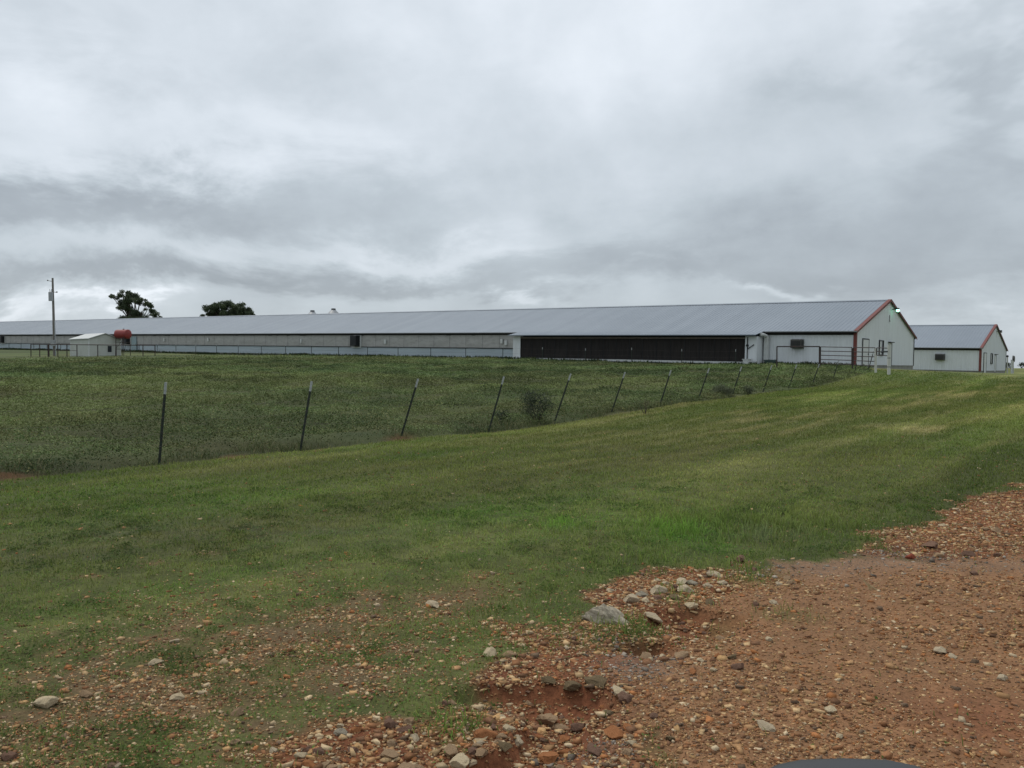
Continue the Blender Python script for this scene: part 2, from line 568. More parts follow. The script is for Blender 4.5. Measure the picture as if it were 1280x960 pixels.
M['door_white'] = weathered('white door', (.55, .57, .56), .5, 0, .06, 3)
M['door_blue'] = weathered('pale blue door', (.25, .33, .35), .5, 0, .12, 3)
M['pipe_steel'] = weathered('rusty dark gate pipe', (.045, .035, .032), .6, .2, .4, 9, (.09, .035, .022), .5, 5)
M['white_post'] = weathered('white painted wooden post', (.55, .55, .50), .75, 0, .18, 5, (.30, .28, .22), .12, 7, stretch=(1, 1, .2))
M['tpost_green'] = weathered('dark green steel post', (.022, .036, .028), .55, .2, .3, 14, (.06, .03, .02), .5, 18)
M['tpost_white'] = weathered('white post tip', (.38, .40, .40), .6, 0, .2, 22, (.2, .2, .19), .4, 20)
M['wire'] = weathered('rusty wire', (.10, .085, .075), .6, .5, .3, 10)
M['pole_wood'] = weathered('grey pole wood', (.19, .175, .155), .85, 0, .3, 4, (.10, .09, .08), .4, 3, stretch=(3, 3, .3))
M['grey_metal'] = weathered('grey equipment metal', (.33, .34, .35), .45, .3, .15, 6)
M['tank_red'] = weathered('faded red tank paint', (.26, .035, .03), .5, 0, .25, 3, (.13, .04, .025), .4, 4)
M['shed_wall'] = weathered('pale shed siding', (.47, .49, .45), .7, 0, .07, 2, (.33, .33, .28), .25, 1.5)
M['shed_roof'] = weathered('pale shed roof', (.52, .54, .53), .6, 0, .1, 3)
M['box_green'] = weathered('dark green box', (.035, .065, .055), .5, 0, .2, 4)
M['bark'] = weathered('tree bark', (.07, .055, .042), .9, 0, .35, 5)
M['mirror_plastic'] = weathered('dark grey car plastic', (.024, .025, .027), .5, 0, .12, 30, spec=.5)
M['car_paint'] = weathered('dark car paint', (.03, .033, .04), .3, .2, .05, 3, spec=.6)


def mirror_f(n, bs, out):
    bs.inputs['Base Color'].default_value = (.7, .7, .7, 1)
    bs.inputs['Metallic'].default_value = 1
    bs.inputs['Roughness'].default_value = .03


M['mirror_glass'] = mat('mirror glass', mirror_f)


def lamp_f(n, bs, out):
    bs.inputs['Base Color'].default_value = (.8, .9, .85, 1)
    bs.inputs['Emission Color'].default_value = (.25, 1.0, .58, 1)
    bs.inputs['Emission Strength'].default_value = 4.0


M['lamp'] = mat('lit mercury lamp', lamp_f)


def vc_f(rough=.9, trans=0.0, fine=0.0, spec=.2, fscale=60, bstr=0.0):
    def f(n, bs, out):
        a = n.new('ShaderNodeAttribute'); a.attribute_name = 'Col'
        c = a.outputs['Color']
        if fine:
            g = n.new('ShaderNodeNewGeometry')
            nz = n.noise(g.outputs['Position'], fscale, 5, .7)
            c = n.mix(1.0, c, n.ramp(nz, [(.25, (1 - fine,) * 3), (.75, (1 + fine,) * 3)]), blend='MULTIPLY')
            if bstr:
                bump(n, bs, nz, bstr, .012)
        n.put(bs.inputs['Base Color'], c)
        bs.inputs['Roughness'].default_value = rough
        bs.inputs['Specular IOR Level'].default_value = spec
        if trans:
            tr = n.new('ShaderNodeBsdfTranslucent'); n.put(tr.inputs[0], c)
            mx = n.new('ShaderNodeMixShader'); mx.inputs[0].default_value = trans
            n.t.links.new(bs.outputs[0], mx.inputs[1]); n.t.links.new(tr.outputs[0], mx.inputs[2])
            n.t.links.new(mx.outputs[0], out.inputs[0])
    return f


M['ground'] = mat('soil and turf', vc_f(.95, 0, .45, .15, 45, .8))
M['blades'] = mat('grass blades', vc_f(.8, .4, 0, .12))
M['leaves'] = mat('tree leaves', vc_f(.6, .2, 0, .3))
M['pebbles'] = mat('gravel stones', vc_f(.95, 0, .35, .08, 120))
M['weeds'] = mat('weed leaves', vc_f(.8, .18, 0, .15))


def rock_mat(name, c1, c2, c3, scale=14):
    def f(n, bs, out):
        v = objc(n)
        a = n.noise(v, scale, 8, .7)
        b = n.noise(v, scale * 4, 5, .8)
        c = n.mix(n.m('MULTIPLY', n.m('SUBTRACT', a, .35, clamp=True), 3.2, clamp=True), c1, c2)
        c = n.mix(n.m('MULTIPLY', n.m('SUBTRACT', b, .56, clamp=True), 5, clamp=True), c, c3)
        n.put(bs.inputs['Base Color'], c)
        bs.inputs['Roughness'].default_value = .95
        bs.inputs['Specular IOR Level'].default_value = .08
        bump(n, bs, n.m('ADD', a, n.m('MULTIPLY', b, .5)), .7, .012)
    return mat(name, f)


ROCK = {
    'grey': rock_mat('grey lichened limestone', (.20, .17, .125), (.52, .46, .35), (.10, .085, .06), 34),
    'pale': rock_mat('pale grey stone', (.42, .33, .215), (.60, .50, .355), (.25, .185, .115), 16),
    'cream': rock_mat('cream stone', (.48, .37, .23), (.66, .55, .37), (.30, .19, .11), 16),
    'tan': rock_mat('tan stone', (.28, .18, .105), (.44, .31, .19), (.20, .11, .06), 16),
    'orange': rock_mat('orange brown stone', (.33, .125, .05), (.42, .20, .09), (.24, .075, .04), 16),
    'brown': rock_mat('brown stone', (.15, .085, .06), (.26, .16, .11), (.10, .06, .045), 16),
    'dark': rock_mat('dark mossy stone', (.13, .095, .055), (.22, .16, .09), (.08, .075, .04), 18),
    'red': rock_mat('red stone', (.26, .06, .035), (.33, .10, .06), (.16, .04, .03), 16)}

# ------------------------------------------------------------------ mesh helpers


def tag(o, label=None, cat=None, group=None, kind=None):
    if label: o['label'] = label
    if cat: o['category'] = cat
    if group: o['group'] = group
    if kind: o['kind'] = kind
    return o


def empty(name, loc=(0, 0, 0), rot=(0, 0, 0)):
    o = bpy.data.objects.new(name, None)
    o.empty_display_size = .3
    COL.objects.link(o)
    o.location = loc
    o.rotation_euler = rot
    return o


class MB:
    def __init__(s):
        s.v = []; s.f = []

    def poly(s, pts):
        k = len(s.v)
        s.v += [tuple(p) for p in pts]
        s.f.append(tuple(range(k, k + len(pts))))

    def box(s, a, b):
        x0, y0, z0 = a; x1, y1, z1 = b
        x0, x1 = min(x0, x1), max(x0, x1); y0, y1 = min(y0, y1), max(y0, y1); z0, z1 = min(z0, z1), max(z0, z1)
        k = len(s.v)
        s.v += [(x0, y0, z0), (x1, y0, z0), (x1, y1, z0), (x0, y1, z0), (x0, y0, z1), (x1, y0, z1), (x1, y1, z1), (x0, y1, z1)]
        s.f += [tuple(k + i for i in q) for q in ((0, 3, 2, 1), (4, 5, 6, 7), (0, 1, 5, 4), (1, 2, 6, 5), (2, 3, 7, 6), (3, 0, 4, 7))]

    def tube(s, p, q, r, r2=None, n=10):
        p = Vector(p); q = Vector(q); r2 = r if r2 is None else r2
        d = (q - p).normalized()
        u = d.orthogonal().normalized(); w = d.cross(u)
        k = len(s.v)
        for c, rr in ((p, r), (q, r2)):
            for i in range(n):
                a = 2 * math.pi * i / n
                s.v.append(tuple(c + u * (math.cos(a) * rr) + w * (math.sin(a) * rr)))
        for i in range(n):
            j = (i + 1) % n
            s.f.append((k + i, k + j, k + n + j, k + n + i))
        s.f.append(tuple(k + n - 1 - i for i in range(n)))
        s.f.append(tuple(k + n + i for i in range(n)))

    def sweep(s, pts, r, n=8):
        for a, b in zip(pts[:-1], pts[1:]):
            s.tube(a, b, r, None, n)

    def sphere(s, c, r, n=12, m=8, sc=(1, 1, 1)):
        k = len(s.v)
        for j in range(1, m):
            t = math.pi * j / m
            for i in range(n):
                a = 2 * math.pi * i / n
                s.v.append((c[0] + r * sc[0] * math.sin(t) * math.cos(a), c[1] + r * sc[1] * math.sin(t) * math.sin(a), c[2] + r * sc[2] * math.cos(t)))
        top = len(s.v); s.v.append((c[0], c[1], c[2] + r * sc[2]))
        bot = len(s.v); s.v.append((c[0], c[1], c[2] - r * sc[2]))
        for j in range(m - 2):
            for i in range(n):
                i2 = (i + 1) % n
                s.f.append((k + j * n + i, k + (j + 1) * n + i, k + (j + 1) * n + i2, k + j * n + i2))
        for i in range(n):
            i2 = (i + 1) % n
            s.f.append((k + i, k + i2, top)); s.f.append((k + (m - 2) * n + i2, k + (m - 2) * n + i, bot))

    def grid(s, rows):
        """rows of equal length of points"""
        k = len(s.v); w = len(rows[0])
        for r in rows:
            s.v += [tuple(p) for p in r]
        for j in range(len(rows) - 1):
            for i in range(w - 1):
                s.f.append((k + j * w + i, k + j * w + i + 1, k + (j + 1) * w + i + 1, k + (j + 1) * w + i))

    def build(s, name, m, parent=None, smooth=False, bevel=0.0):
        me = bpy.data.meshes.new(name)
        me.from_pydata(s.v, [], s.f)
        me.materials.append(m)
        if smooth:
            me.polygons.foreach_set('use_smooth', [True] * len(me.polygons))
        me.update()
        if smooth:
            me.set_sharp_from_angle(angle=math.radians(40))
        o = bpy.data.objects.new(name, me)
        COL.objects.link(o)
        if parent: o.parent = parent
        if bevel:
            b = o.modifiers.new('bevel', 'BEVEL'); b.width = bevel; b.segments = 2; b.limit_method = 'ANGLE'
        return o


def fastmesh(name, V, T, C, m, smooth=False, pervert=True):
    """V (n,3), T (k,3) triangles or (k,4) quads, C (n,3) colours"""
    me = bpy.data.meshes.new(name)
    me.vertices.add(len(V)); me.vertices.foreach_set('co', V.astype(np.float32).ravel())
    k = T.shape[1]
    me.loops.add(T.size); me.loops.foreach_set('vertex_index', T.astype(np.int32).ravel())
    me.polygons.add(len(T))
    me.polygons.foreach_set('loop_start', (np.arange(len(T)) * k).astype(np.int32))
    me.polygons.foreach_set('loop_total', np.full(len(T), k, np.int32))
    if smooth:
        me.polygons.foreach_set('use_smooth', np.ones(len(T), bool))
    if C is not None:
        at_ = me.color_attributes.new('Col', 'FLOAT_COLOR', 'POINT')
        at_.data.foreach_set('color', np.concatenate([C, np.ones((len(C), 1))], 1).astype(np.float32).ravel())
    me.update(calc_edges=True)
    me.materials.append(m)
    o = bpy.data.objects.new(name, me)
    COL.objects.link(o)
    return o


# ------------------------------------------------------------------ ground sheet
def axis(lo, a, b, hi, step, g):
    mid = list(np.arange(a, b + step * .5, step))
    up = []; s = step; v = mid[-1]
    while v < hi:
        s *= g; v += s; up.append(v)
    dn = []; s = step; v = mid[0]
    while v > lo:
        s *= g; v -= s; dn.append(v)
    return np.array(dn[::-1] + mid + up)


def build_ground():
    xs = axis(-3500, -6.2, 7.2, 3500, .04, 1.028)
    ys = axis(-600, 3.0, 9.5, 4500, .04, 1.022)
    ys = ys[(ys > 1) | (np.arange(len(ys)) % 4 == 0)]
    X, Y = np.meshgrid(xs, ys)
    g, drive, red, sparse, fd = grasscover(X, Y)
    Z = H0(X, Y) + Hmicro(X, Y, fd)
    near = np.hypot(X, Y) < 30
    soil = soil_rgb(X, Y, drive, red, sparse)
    turf = grass_rgb(X, Y, fd)
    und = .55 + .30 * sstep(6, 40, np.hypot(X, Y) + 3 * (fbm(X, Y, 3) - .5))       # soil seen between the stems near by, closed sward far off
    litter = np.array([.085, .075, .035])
    und = und * (1 - .20 * (fd > 0) * (1 - sstep(35, 80, np.hypot(X, Y))))  # pasture ground darkened nearby, painting shade into the gaps between leaves
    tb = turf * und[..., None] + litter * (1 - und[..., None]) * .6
    gg = g[..., None]
    gg = np.clip(gg + (fd > 0)[..., None], 0, 1)
    strip = np.clip(pblob(X, Y, STRIP), 0, 1)[..., None] * (np.abs(fd - .1) < .45)[..., None]
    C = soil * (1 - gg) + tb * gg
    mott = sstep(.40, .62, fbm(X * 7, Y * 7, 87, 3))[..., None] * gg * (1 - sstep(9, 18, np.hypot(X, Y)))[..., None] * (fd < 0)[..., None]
    C = C * (1 - .0 * mott) * (1 - .30 * (gg - mott) * (np.hypot(X, Y) < 18)[..., None] * (fd < 0)[..., None])  # turf colour darkened between tufts to paint in shaded gaps
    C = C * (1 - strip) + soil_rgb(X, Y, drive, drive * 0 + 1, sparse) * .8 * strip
    # bare earth strip along the far fences and walls
    ny, nx = X.shape
    V = np.stack([X.ravel(), Y.ravel(), Z.ravel()], 1)
    Cf = C.reshape(-1, 3)
    idx = np.arange(nx * ny).reshape(ny, nx)
    Q = np.stack([idx[:-1, :-1], idx[:-1, 1:], idx[1:, 1:], idx[1:, :-1]], -1).reshape(-1, 4)
    fdc = fd.ravel()[Q].mean(1); drc = drive.ravel()[Q].mean(1)
    kind = np.where(fdc > 0, 1, np.where(drc > .5, 2, 0))
    for k, nm in ((0, 'lawn'), (1, 'pasture'), (2, 'gravel_drive')):
        q = Q[kind == k]
        u, inv = np.unique(q, return_inverse=True)
        o = fastmesh(nm, V[u], inv.reshape(q.shape), Cf[u], M['ground'], smooth=True)
        tag(o, kind='structure')


build_ground()


# ------------------------------------------------------------------ grass
def polar_sample(n, r0, r1, az0, az1, power=1.0):
    """ground points, denser towards the viewer"""
    t = RNG.random(n)
    k = 2 - power
    if abs(k) < 1e-6:
        r = r0 * (r1 / r0) ** t
    else:
        r = (r0 ** k + t * (r1 ** k - r0 ** k)) ** (1 / k)
    az = np.radians(az0 + (az1 - az0) * RNG.random(n))
    return r * np.sin(az), r * np.cos(az), r


def blades(x, y, z, h, w, lean, col):
    n = len(x)
    a = RNG.random(n) * 2 * np.pi
    b = RNG.random(n) * 2 * np.pi
    dx, dy = np.cos(a) * w / 2, np.sin(a) * w / 2
    lx, ly = np.cos(b) * lean * h, np.sin(b) * lean * h
    V = np.empty((n, 5, 3))
    V[:, 0] = np.stack([x - dx, y - dy, z - .005], 1)
    V[:, 1] = np.stack([x + dx, y + dy, z - .005], 1)
    V[:, 2] = np.stack([x + dx * .8 + lx * .35, y + dy * .8 + ly * .35, z + h * .6], 1)
    V[:, 3] = np.stack([x - dx * .8 + lx * .35, y - dy * .8 + ly * .35, z + h * .6], 1)
    V[:, 4] = np.stack([x + lx, y + ly, z + h * (1 - .35 * lean)], 1)
    k = (np.arange(n) * 5)[:, None]
    T = np.stack([k + np.array([0, 1, 2]), k + np.array([0, 2, 3]), k + np.array([3, 2, 4])], 1).reshape(-1, 3)
    C = np.repeat(col[:, None, :], 5, 1)
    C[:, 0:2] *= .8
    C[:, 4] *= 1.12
    return V.reshape(-1, 3), T, C.reshape(-1, 3)


def tint(C, n, amt=.25):
    t = 1 + (RNG.random((n, 1)) - .5) * 2 * amt
    yel = (RNG.random((n, 1)) < .10) * RNG.random((n, 1)) * .6
    C = C * t
    return C * (1 - yel) + np.array([.20, .17, .075]) * yel


def build_lawn():
    parts = []
    for (n, r0, r1, pw, hs, ws) in ((700000, 3.2, 60, .85, .040, .0042),):
        x, y, r = polar_sample(n, r0, r1, -36, 36, pw)
        g, drive, red, sparse, fd = grasscover(x, y)
        clu = .30 + .70 * sstep(.36, .60, fbm(x * 7, y * 7, 87, 3)) ** (1.0)
        clu = clu + (1 - clu) * sstep(8, 16, r)
        keep = (RNG.random(n) < g * clu * np.where(fd > -.05, 0, 1) * (1 - sstep(38, 60, r)))
        # keep grass out of the barns
        x, y, r, fd, sparse, red, drive = (q[keep] for q in (x, y, r, fd, sparse, red, drive))
        tall = np.clip(pblob(x, y, TALLG), 0, 1)
        z = HG(x, y)
        n2 = len(x)
        patch = fbm(x * 1.4, y * 1.4, 81, 3)
        h = hs * (1 + .25 * sstep(10, 40, r)) * (.55 + .9 * RNG.random(n2)) * (.7 + .8 * patch) * (1 - .35 * sparse) * (1 + 1.9 * tall)
        h = np.minimum(h, .16)
        w = ws * (.7 + .7 * RNG.random(n2)) * (1 + .3 * tall) * np.maximum(1, r / 6) ** .9
        lean = .2 + .9 * RNG.random(n2)
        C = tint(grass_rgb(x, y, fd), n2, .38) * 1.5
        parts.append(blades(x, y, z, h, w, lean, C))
    # low leafy cover between the blades, in clumps, on the near ground
    n = 330000
    x, y, r = polar_sample(n, 3.1, 15, -36, 36, 1.0)
    g, drive, red, sparse, fd = grasscover(x, y)
    cl = fbm(x * 6.5, y * 6.5, 83, 3); cl2 = fbm(x * 1.7, y * 1.7, 85, 3)
    keep = (fd < -.05) & (RNG.random(n) < g * (.12 + .88 * sstep(.42, .60, cl)) * (.35 + .65 * sstep(.40, .60, cl2)) * (1 - sstep(9, 15, r)))
    x, y, r, fd, cl, cl2 = (q[keep] for q in (x, y, r, fd, cl, cl2))
    n2 = len(x)
    C = tint(grass_rgb(x, y, fd), n2, .3) * (1.25 - .45 * sstep(.45, .62, cl2))[:, None] * np.array([.82, 1.0, .95])
    V, T, C4 = leaves(x, y, HG(x, y) + .004 + .034 * RNG.random(n2) * sstep(.42, .65, cl), (.011 + .012 * RNG.random(n2)) * np.maximum(1, r / 7), C, .8)
    LV, LC = V, C4
    LT = np.concatenate([T[:, [0, 1, 2]], T[:, [0, 2, 3]]])
    parts.append((LV, LT, LC))
    off = 0; VV = []; TT = []; CC = []
    for V, T, C in parts:
        VV.append(V); TT.append(T + off); CC.append(C); off += len(V)
    o = fastmesh('lawn_grass', np.concatenate(VV), np.concatenate(TT), np.concatenate(CC), M['blades'])
    tag(o, 'short mown green grass covering the slope and thinning among the stones', 'grass', kind='stuff')


def leaves(x, y, z, s, col, up=.6):
    """small leaf quads with random tilt"""
    n = len(x)
    nv = RNG.normal(size=(n, 3)); nv[:, 2] = np.abs(nv[:, 2]) + up
    nv /= np.linalg.norm(nv, axis=1)[:, None]
    a = np.cross(nv, RNG.normal(size=(n, 3))); a /= np.linalg.norm(a, axis=1)[:, None]
    b = np.cross(nv, a)
    c = np.stack([x, y, z], 1)
    s = s[:, None]
    V = np.stack([c - a * s * .5, c - b * s * .32, c + a * s * .5, c + b * s * .32], 1).reshape(-1, 3)
    T = (np.arange(n) * 4)[:, None] + np.arange(4)
    return V, T, np.repeat(col, 4, 0)


def build_pasture():
    VV = []; TT = []; CC = []; off = 0
    for (n, r0, r1, pw, hs, ls) in ((1250000, 11, 100, .85, .20, .034),):
        x, y, r = polar_sample(n, r0, r1, -36, 33, pw)
        fd = pseg(FIELD, x, y)
        strip = np.clip(pblob(x, y, STRIP), 0, 1)
        # inside the field and not under the long barn
        s_ = (x - B1[0]) * DS[0] + (y - B1[1]) * DS[1]; p_ = (x - B1[0]) * DP[0] + (y - B1[1]) * DP[1]
        keep = (RNG.random(n) > sstep(45, 100, r)) & (fd > RNG.random(n) * .25 - .05) & (RNG.random(n) > strip * (fd < .45) * .97) & (p_ < -.4 - 1.6 * ((s_ > 6) & (s_ < 30)))
        x, y, r, fd, s_, p_ = (q[keep] for q in (x, y, r, fd, s_, p_))
        n2 = len(x)
        z0 = HG(x, y)
        f = fbm(x / 1.3, y / 1.3, 91, 3); f2 = fbm(x / 5, y / 3.5, 93, 3)
        top = .05 + hs * (.15 + 2.0 * sstep(.38, .7, f) * (.25 + 1.1 * f2))
        edge = np.exp(-((fd - .55) / .5) ** 2) * (r < 60)
        top = top * (1 + .9 * edge * (.3 + fbm(x * 1.1, y * 1.1, 96, 3)))
        rise = RNG.random(n2) ** .6
        z = z0 + top * rise + .01
        top = top * (1 - .55 * sstep(26, 55, r))
        z = z0 + top * rise + .01
        s = ls * (.6 + .9 * RNG.random(n2)) * np.maximum(1, r / 16) ** .68
        far_ = sstep(24, 50, r)[:, None]
        C0 = grass_rgb(x, y, fd)
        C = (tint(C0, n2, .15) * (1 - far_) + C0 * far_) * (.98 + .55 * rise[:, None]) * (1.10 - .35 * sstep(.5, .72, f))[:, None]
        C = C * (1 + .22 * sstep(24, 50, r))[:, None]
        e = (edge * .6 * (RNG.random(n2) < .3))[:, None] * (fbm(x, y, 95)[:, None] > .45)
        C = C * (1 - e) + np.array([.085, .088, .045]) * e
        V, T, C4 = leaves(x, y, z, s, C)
        VV.append(V); TT.append(T + off); CC.append(C4); off += len(V)
    o = fastmesh('pasture_plants', np.concatenate(VV), np.concatenate(TT), np.concatenate(CC), M['weeds'])
    tag(o, 'ankle high green clover and weeds filling the fenced pasture', 'pasture plants', kind='stuff')
    # upright weeds on the fence line, and along the wall of the long barn
    n = 22000
    t = RNG.random(n) ** 1.3
    a = t * 62 - 6
    k = a / 3.138
    fx = -6.02 + 1.928 * k; fy = 14.9 + 2.476 * k
    off_ = RNG.normal(size=n) * .38 + .35
    x = fx - .789 * off_; y = fy + .614 * off_
    fd = pseg(FIELD, x, y)
    strip = np.clip(pblob(x, y, STRIP), 0, 1)
    dens = sstep(.38, .6, fbm(x * .9, y * .9, 97, 3)) + .25
    keep = (fd > -.02) & (y < 49) & (RNG.random(n) < dens * (1 - .9 * strip * (fd < .5)))
    x, y, fd = x[keep], y[keep], fd[keep]
    n2 = len(x)
    m_ = fbm(x * .9, y * .9, 97, 3)
    h = (.05 + .22 * RNG.random(n2) ** 1.5) * (.35 + .9 * sstep(.4, .7, m_)) * (1 - .45 * sstep(30, 48, y))
    cc = np.where(RNG.random((n2, 1)) < .22, np.array([.20, .18, .095]), np.array([.105, .13, .052])) * (.7 + .6 * RNG.random((n2, 1)))
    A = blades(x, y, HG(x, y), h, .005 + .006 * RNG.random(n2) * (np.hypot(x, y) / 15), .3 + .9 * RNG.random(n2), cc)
    o = fastmesh('weeds', *A, M['weeds'])
    tag(o, 'rough tufty weeds growing up along the leaning post line', 'weeds', kind='stuff')
    n = 26000
    s_ = RNG.random(n) * 180; p_ = -.15 - np.abs(RNG.normal(size=n)) * .45
    p_ = p_ - 1.6 * ((s_ > 6.4) & (s_ < 29.4))
    x = B1[0] + DS[0] * s_ + DP[0] * p_; y = B1[1] + DS[1] * s_ + DP[1] * p_
    keep = RNG.random(n) < sstep(.42, .66, fbm(s_ * .35, p_ * 0, 99, 3)) + .18
    x, y = x[keep], y[keep]; n2 = len(x)
    cc = np.where(RNG.random((n2, 1)) < .2, np.array([.11, .10, .05]), np.array([.036, .058, .026])) * (.7 + .6 * RNG.random((n2, 1)))
    A = blades(x, y, HG(x, y), .10 + .30 * RNG.random(n2), .06 + .04 * RNG.random(n2), .1 + .5 * RNG.random(n2), cc)
    o = fastmesh('wallside_weeds', *A, M['weeds'])
    tag(o, 'dark weeds growing at the foot of the long barn wall', 'weeds', kind='stuff')


build_lawn()
build_pasture()


# ------------------------------------------------------------------ gravel and stones
def ico(sub):
    import bmesh
    bm = bmesh.new()
    bmesh.ops.create_icosphere(bm, subdivisions=sub, radius=1.0)
    v = np.array([q.co[:] for q in bm.verts]); f = np.array([[a.index for a in q.verts] for q in bm.faces])
    bm.free()
    return v, f


def build_gravel():
    cv = np.array([(a, b, c) for a in (-.62, .62) for b in (-.62, .62) for c in (-.62, .62)])
    cf = np.array([(0, 1, 3), (0, 3, 2), (4, 6, 7), (4, 7, 5), (0, 4, 5), (0, 5, 1), (2, 3, 7), (2, 7, 6), (0, 2, 6), (0, 6, 4), (1, 5, 7), (1, 7, 3)])
    big = (cv, cf)
    octv = np.array([(1, 0, 0), (-.6, .9, 0), (-.7, -.8, .1), (0, .1, .9), (.1, 0, -.9), (.4, -.9, .3)])
    octf = np.array([(0, 1, 3), (1, 2, 3), (2, 5, 3), (5, 0, 3), (1, 0, 4), (2, 1, 4), (5, 2, 4), (0, 5, 4)])
    VV = []; TT = []; CC = []; off = 0
    for (v0, f0), n, med, sig, lo, hi, zs in (((octv, octf), 360000, .0046, .36, .0025, .011, .8), (big, 130000, .0076, .44, .004, .026, .62)):
        x, y, r = polar_sample(n, 3.1, 22, -35, 36, 1.2)
        g, drive, red, sparse, fd = grasscover(x, y)
        cl = fbm(x * 2.2, y * 2.2, 101, 3); cl2 = fbm(x * .9, y * .9, 103, 3)
        holes = np.clip(pblob(x, y, HOLES), 0, 1)
        bare = np.clip(pblob(x, y, BARERED), 0, 1)
        p = drive * (.40 + .60 * sstep(.38, .58, cl2)) * (1 - .40 * bare) + red * (1 - drive) * .95 * (1 - .45 * bare) + (1 - drive) * (1 - red) * np.clip(sparse ** 1.3 * 1.15 * (1 - g * .55) + .02 * (1 - sparse) + holes * .5, 0, 1) * (.35 + .9 * sstep(.40, .62, cl))
        keep = (RNG.random(n) < p) & (fd < -.1)
        x, y, r, drive, red, sparse = (q[keep] for q in (x, y, r, drive, red, sparse))
        n = len(x)
        gg = np.clip(pblob(x, y, GREYGRAVEL), 0, 1)
        size = med * np.exp(RNG.normal(size=n) * sig) * (1 + .35 * red * (1 - drive) - .05 * (1 - drive) * (1 - red))
        size *= (1 + .09 * np.clip(r - 4, 0, 12)) * (1 - .35 * gg)
        size *= 1 + (RNG.random(n) < .03) * 1.2
        size = np.clip(size, lo, hi)
        pal = np.array([[.37, .215, .105], [.28, .135, .065], [.47, .32, .17], [.20, .105, .058], [.54, .42, .27], [.17, .115, .075], [.35, .15, .06], [.44, .27, .125]])
        pk = RNG.choice(8, n, p=[.20, .18, .14, .17, .05, .09, .07, .10])
        C = pal[pk]
        gp = np.array([[.25, .205, .165], [.15, .125, .10], [.34, .29, .235]])[RNG.integers(0, 3, n)]
        C = np.where((RNG.random(n) < gg * .9)[:, None], gp, C)
        palest = (RNG.random(n) < .13 * (1 - drive))[:, None]
        C = np.where(palest, np.array([.50, .375, .225]), C)
        C = C * (.7 + .5 * RNG.random((n, 1)))
        S = size[:, None] * (.45 + 1.0 * RNG.random((n, 3))); S[:, 2] *= zs * .85
        a = RNG.random(n) * 2 * np.pi
        ca, sa = np.cos(a), np.sin(a)
        P = (v0[None] + (RNG.random((n, len(v0), 3)) - .5) * .75) * S[:, None, :]
        PX = P[..., 0] * ca[:, None] - P[..., 1] * sa[:, None]
        PY = P[..., 0] * sa[:, None] + P[..., 1] * ca[:, None]
        PZ = P[..., 2] + P[..., 0] * (RNG.random((n, 1)) - .5) * .5
        z = HG(x, y) + S[:, 2] * .2
        V = np.stack([PX + x[:, None], PY + y[:, None], PZ + z[:, None]], -1).reshape(-1, 3)
        T = ((np.arange(n) * len(v0))[:, None, None] + f0[None]).reshape(-1, 3)
        VV.append(V); TT.append(T + off); off += len(V); CC.append(np.repeat(C, len(v0), 0))
    o = fastmesh('gravel', np.concatenate(VV), np.concatenate(TT), np.concatenate(CC), M['pebbles'])
    tag(o, 'red brown and tan gravel lying thick on the drive and thin in the turf', 'gravel', kind='stuff')


build_gravel()

ICO3 = ico(4)


def rock_mesh(seed, name, m, sx, sy, sz, cuts=18, rough=.14):
    rng = np.random.default_rng(seed)
    v = ICO3[0].copy()
    for _ in range(cuts):
        d = rng.normal(size=3); d /= np.linalg.norm(d)
        lim = .34 + .40 * rng.random()
        t = v @ d
        v = v - np.maximum(t - lim, 0)[:, None] * d * .92
    nz = np.array([mnoise.fractal(Vector(tuple(p * 2.2 + seed * 3.1)), .9, 2.1, 4) for p in v])
    n2 = np.array([mnoise.fractal(Vector(tuple(p * 7 + seed * 1.7)), .8, 2.1, 3) for p in v])
    v = v * (1 + rough * nz + rough * .35 * n2)[:, None]
    v /= np.abs(v).max(0)[None]
    v = v * np.array([sx, sy, sz])
    me = bpy.data.meshes.new(name)
    me.from_pydata([tuple(p) for p in v], [], [tuple(int(i) for i in q) for q in ICO3[1]])
    me.polygons.foreach_set('use_smooth', [True] * len(me.polygons))
    me.materials.append(m)
    try:
        me.set_sharp_from_angle(angle=math.radians(24))
    except Exception:
        pass
    me.update()
    return me


BASES = {}
for kname, mm in ROCK.items():
    BASES[kname] = [rock_mesh(hash(kname) % 1 + i * 7 + len(kname) * 13 + ord(kname[0]), 'rock', mm, 1, .8, .62) for i in range(5)]

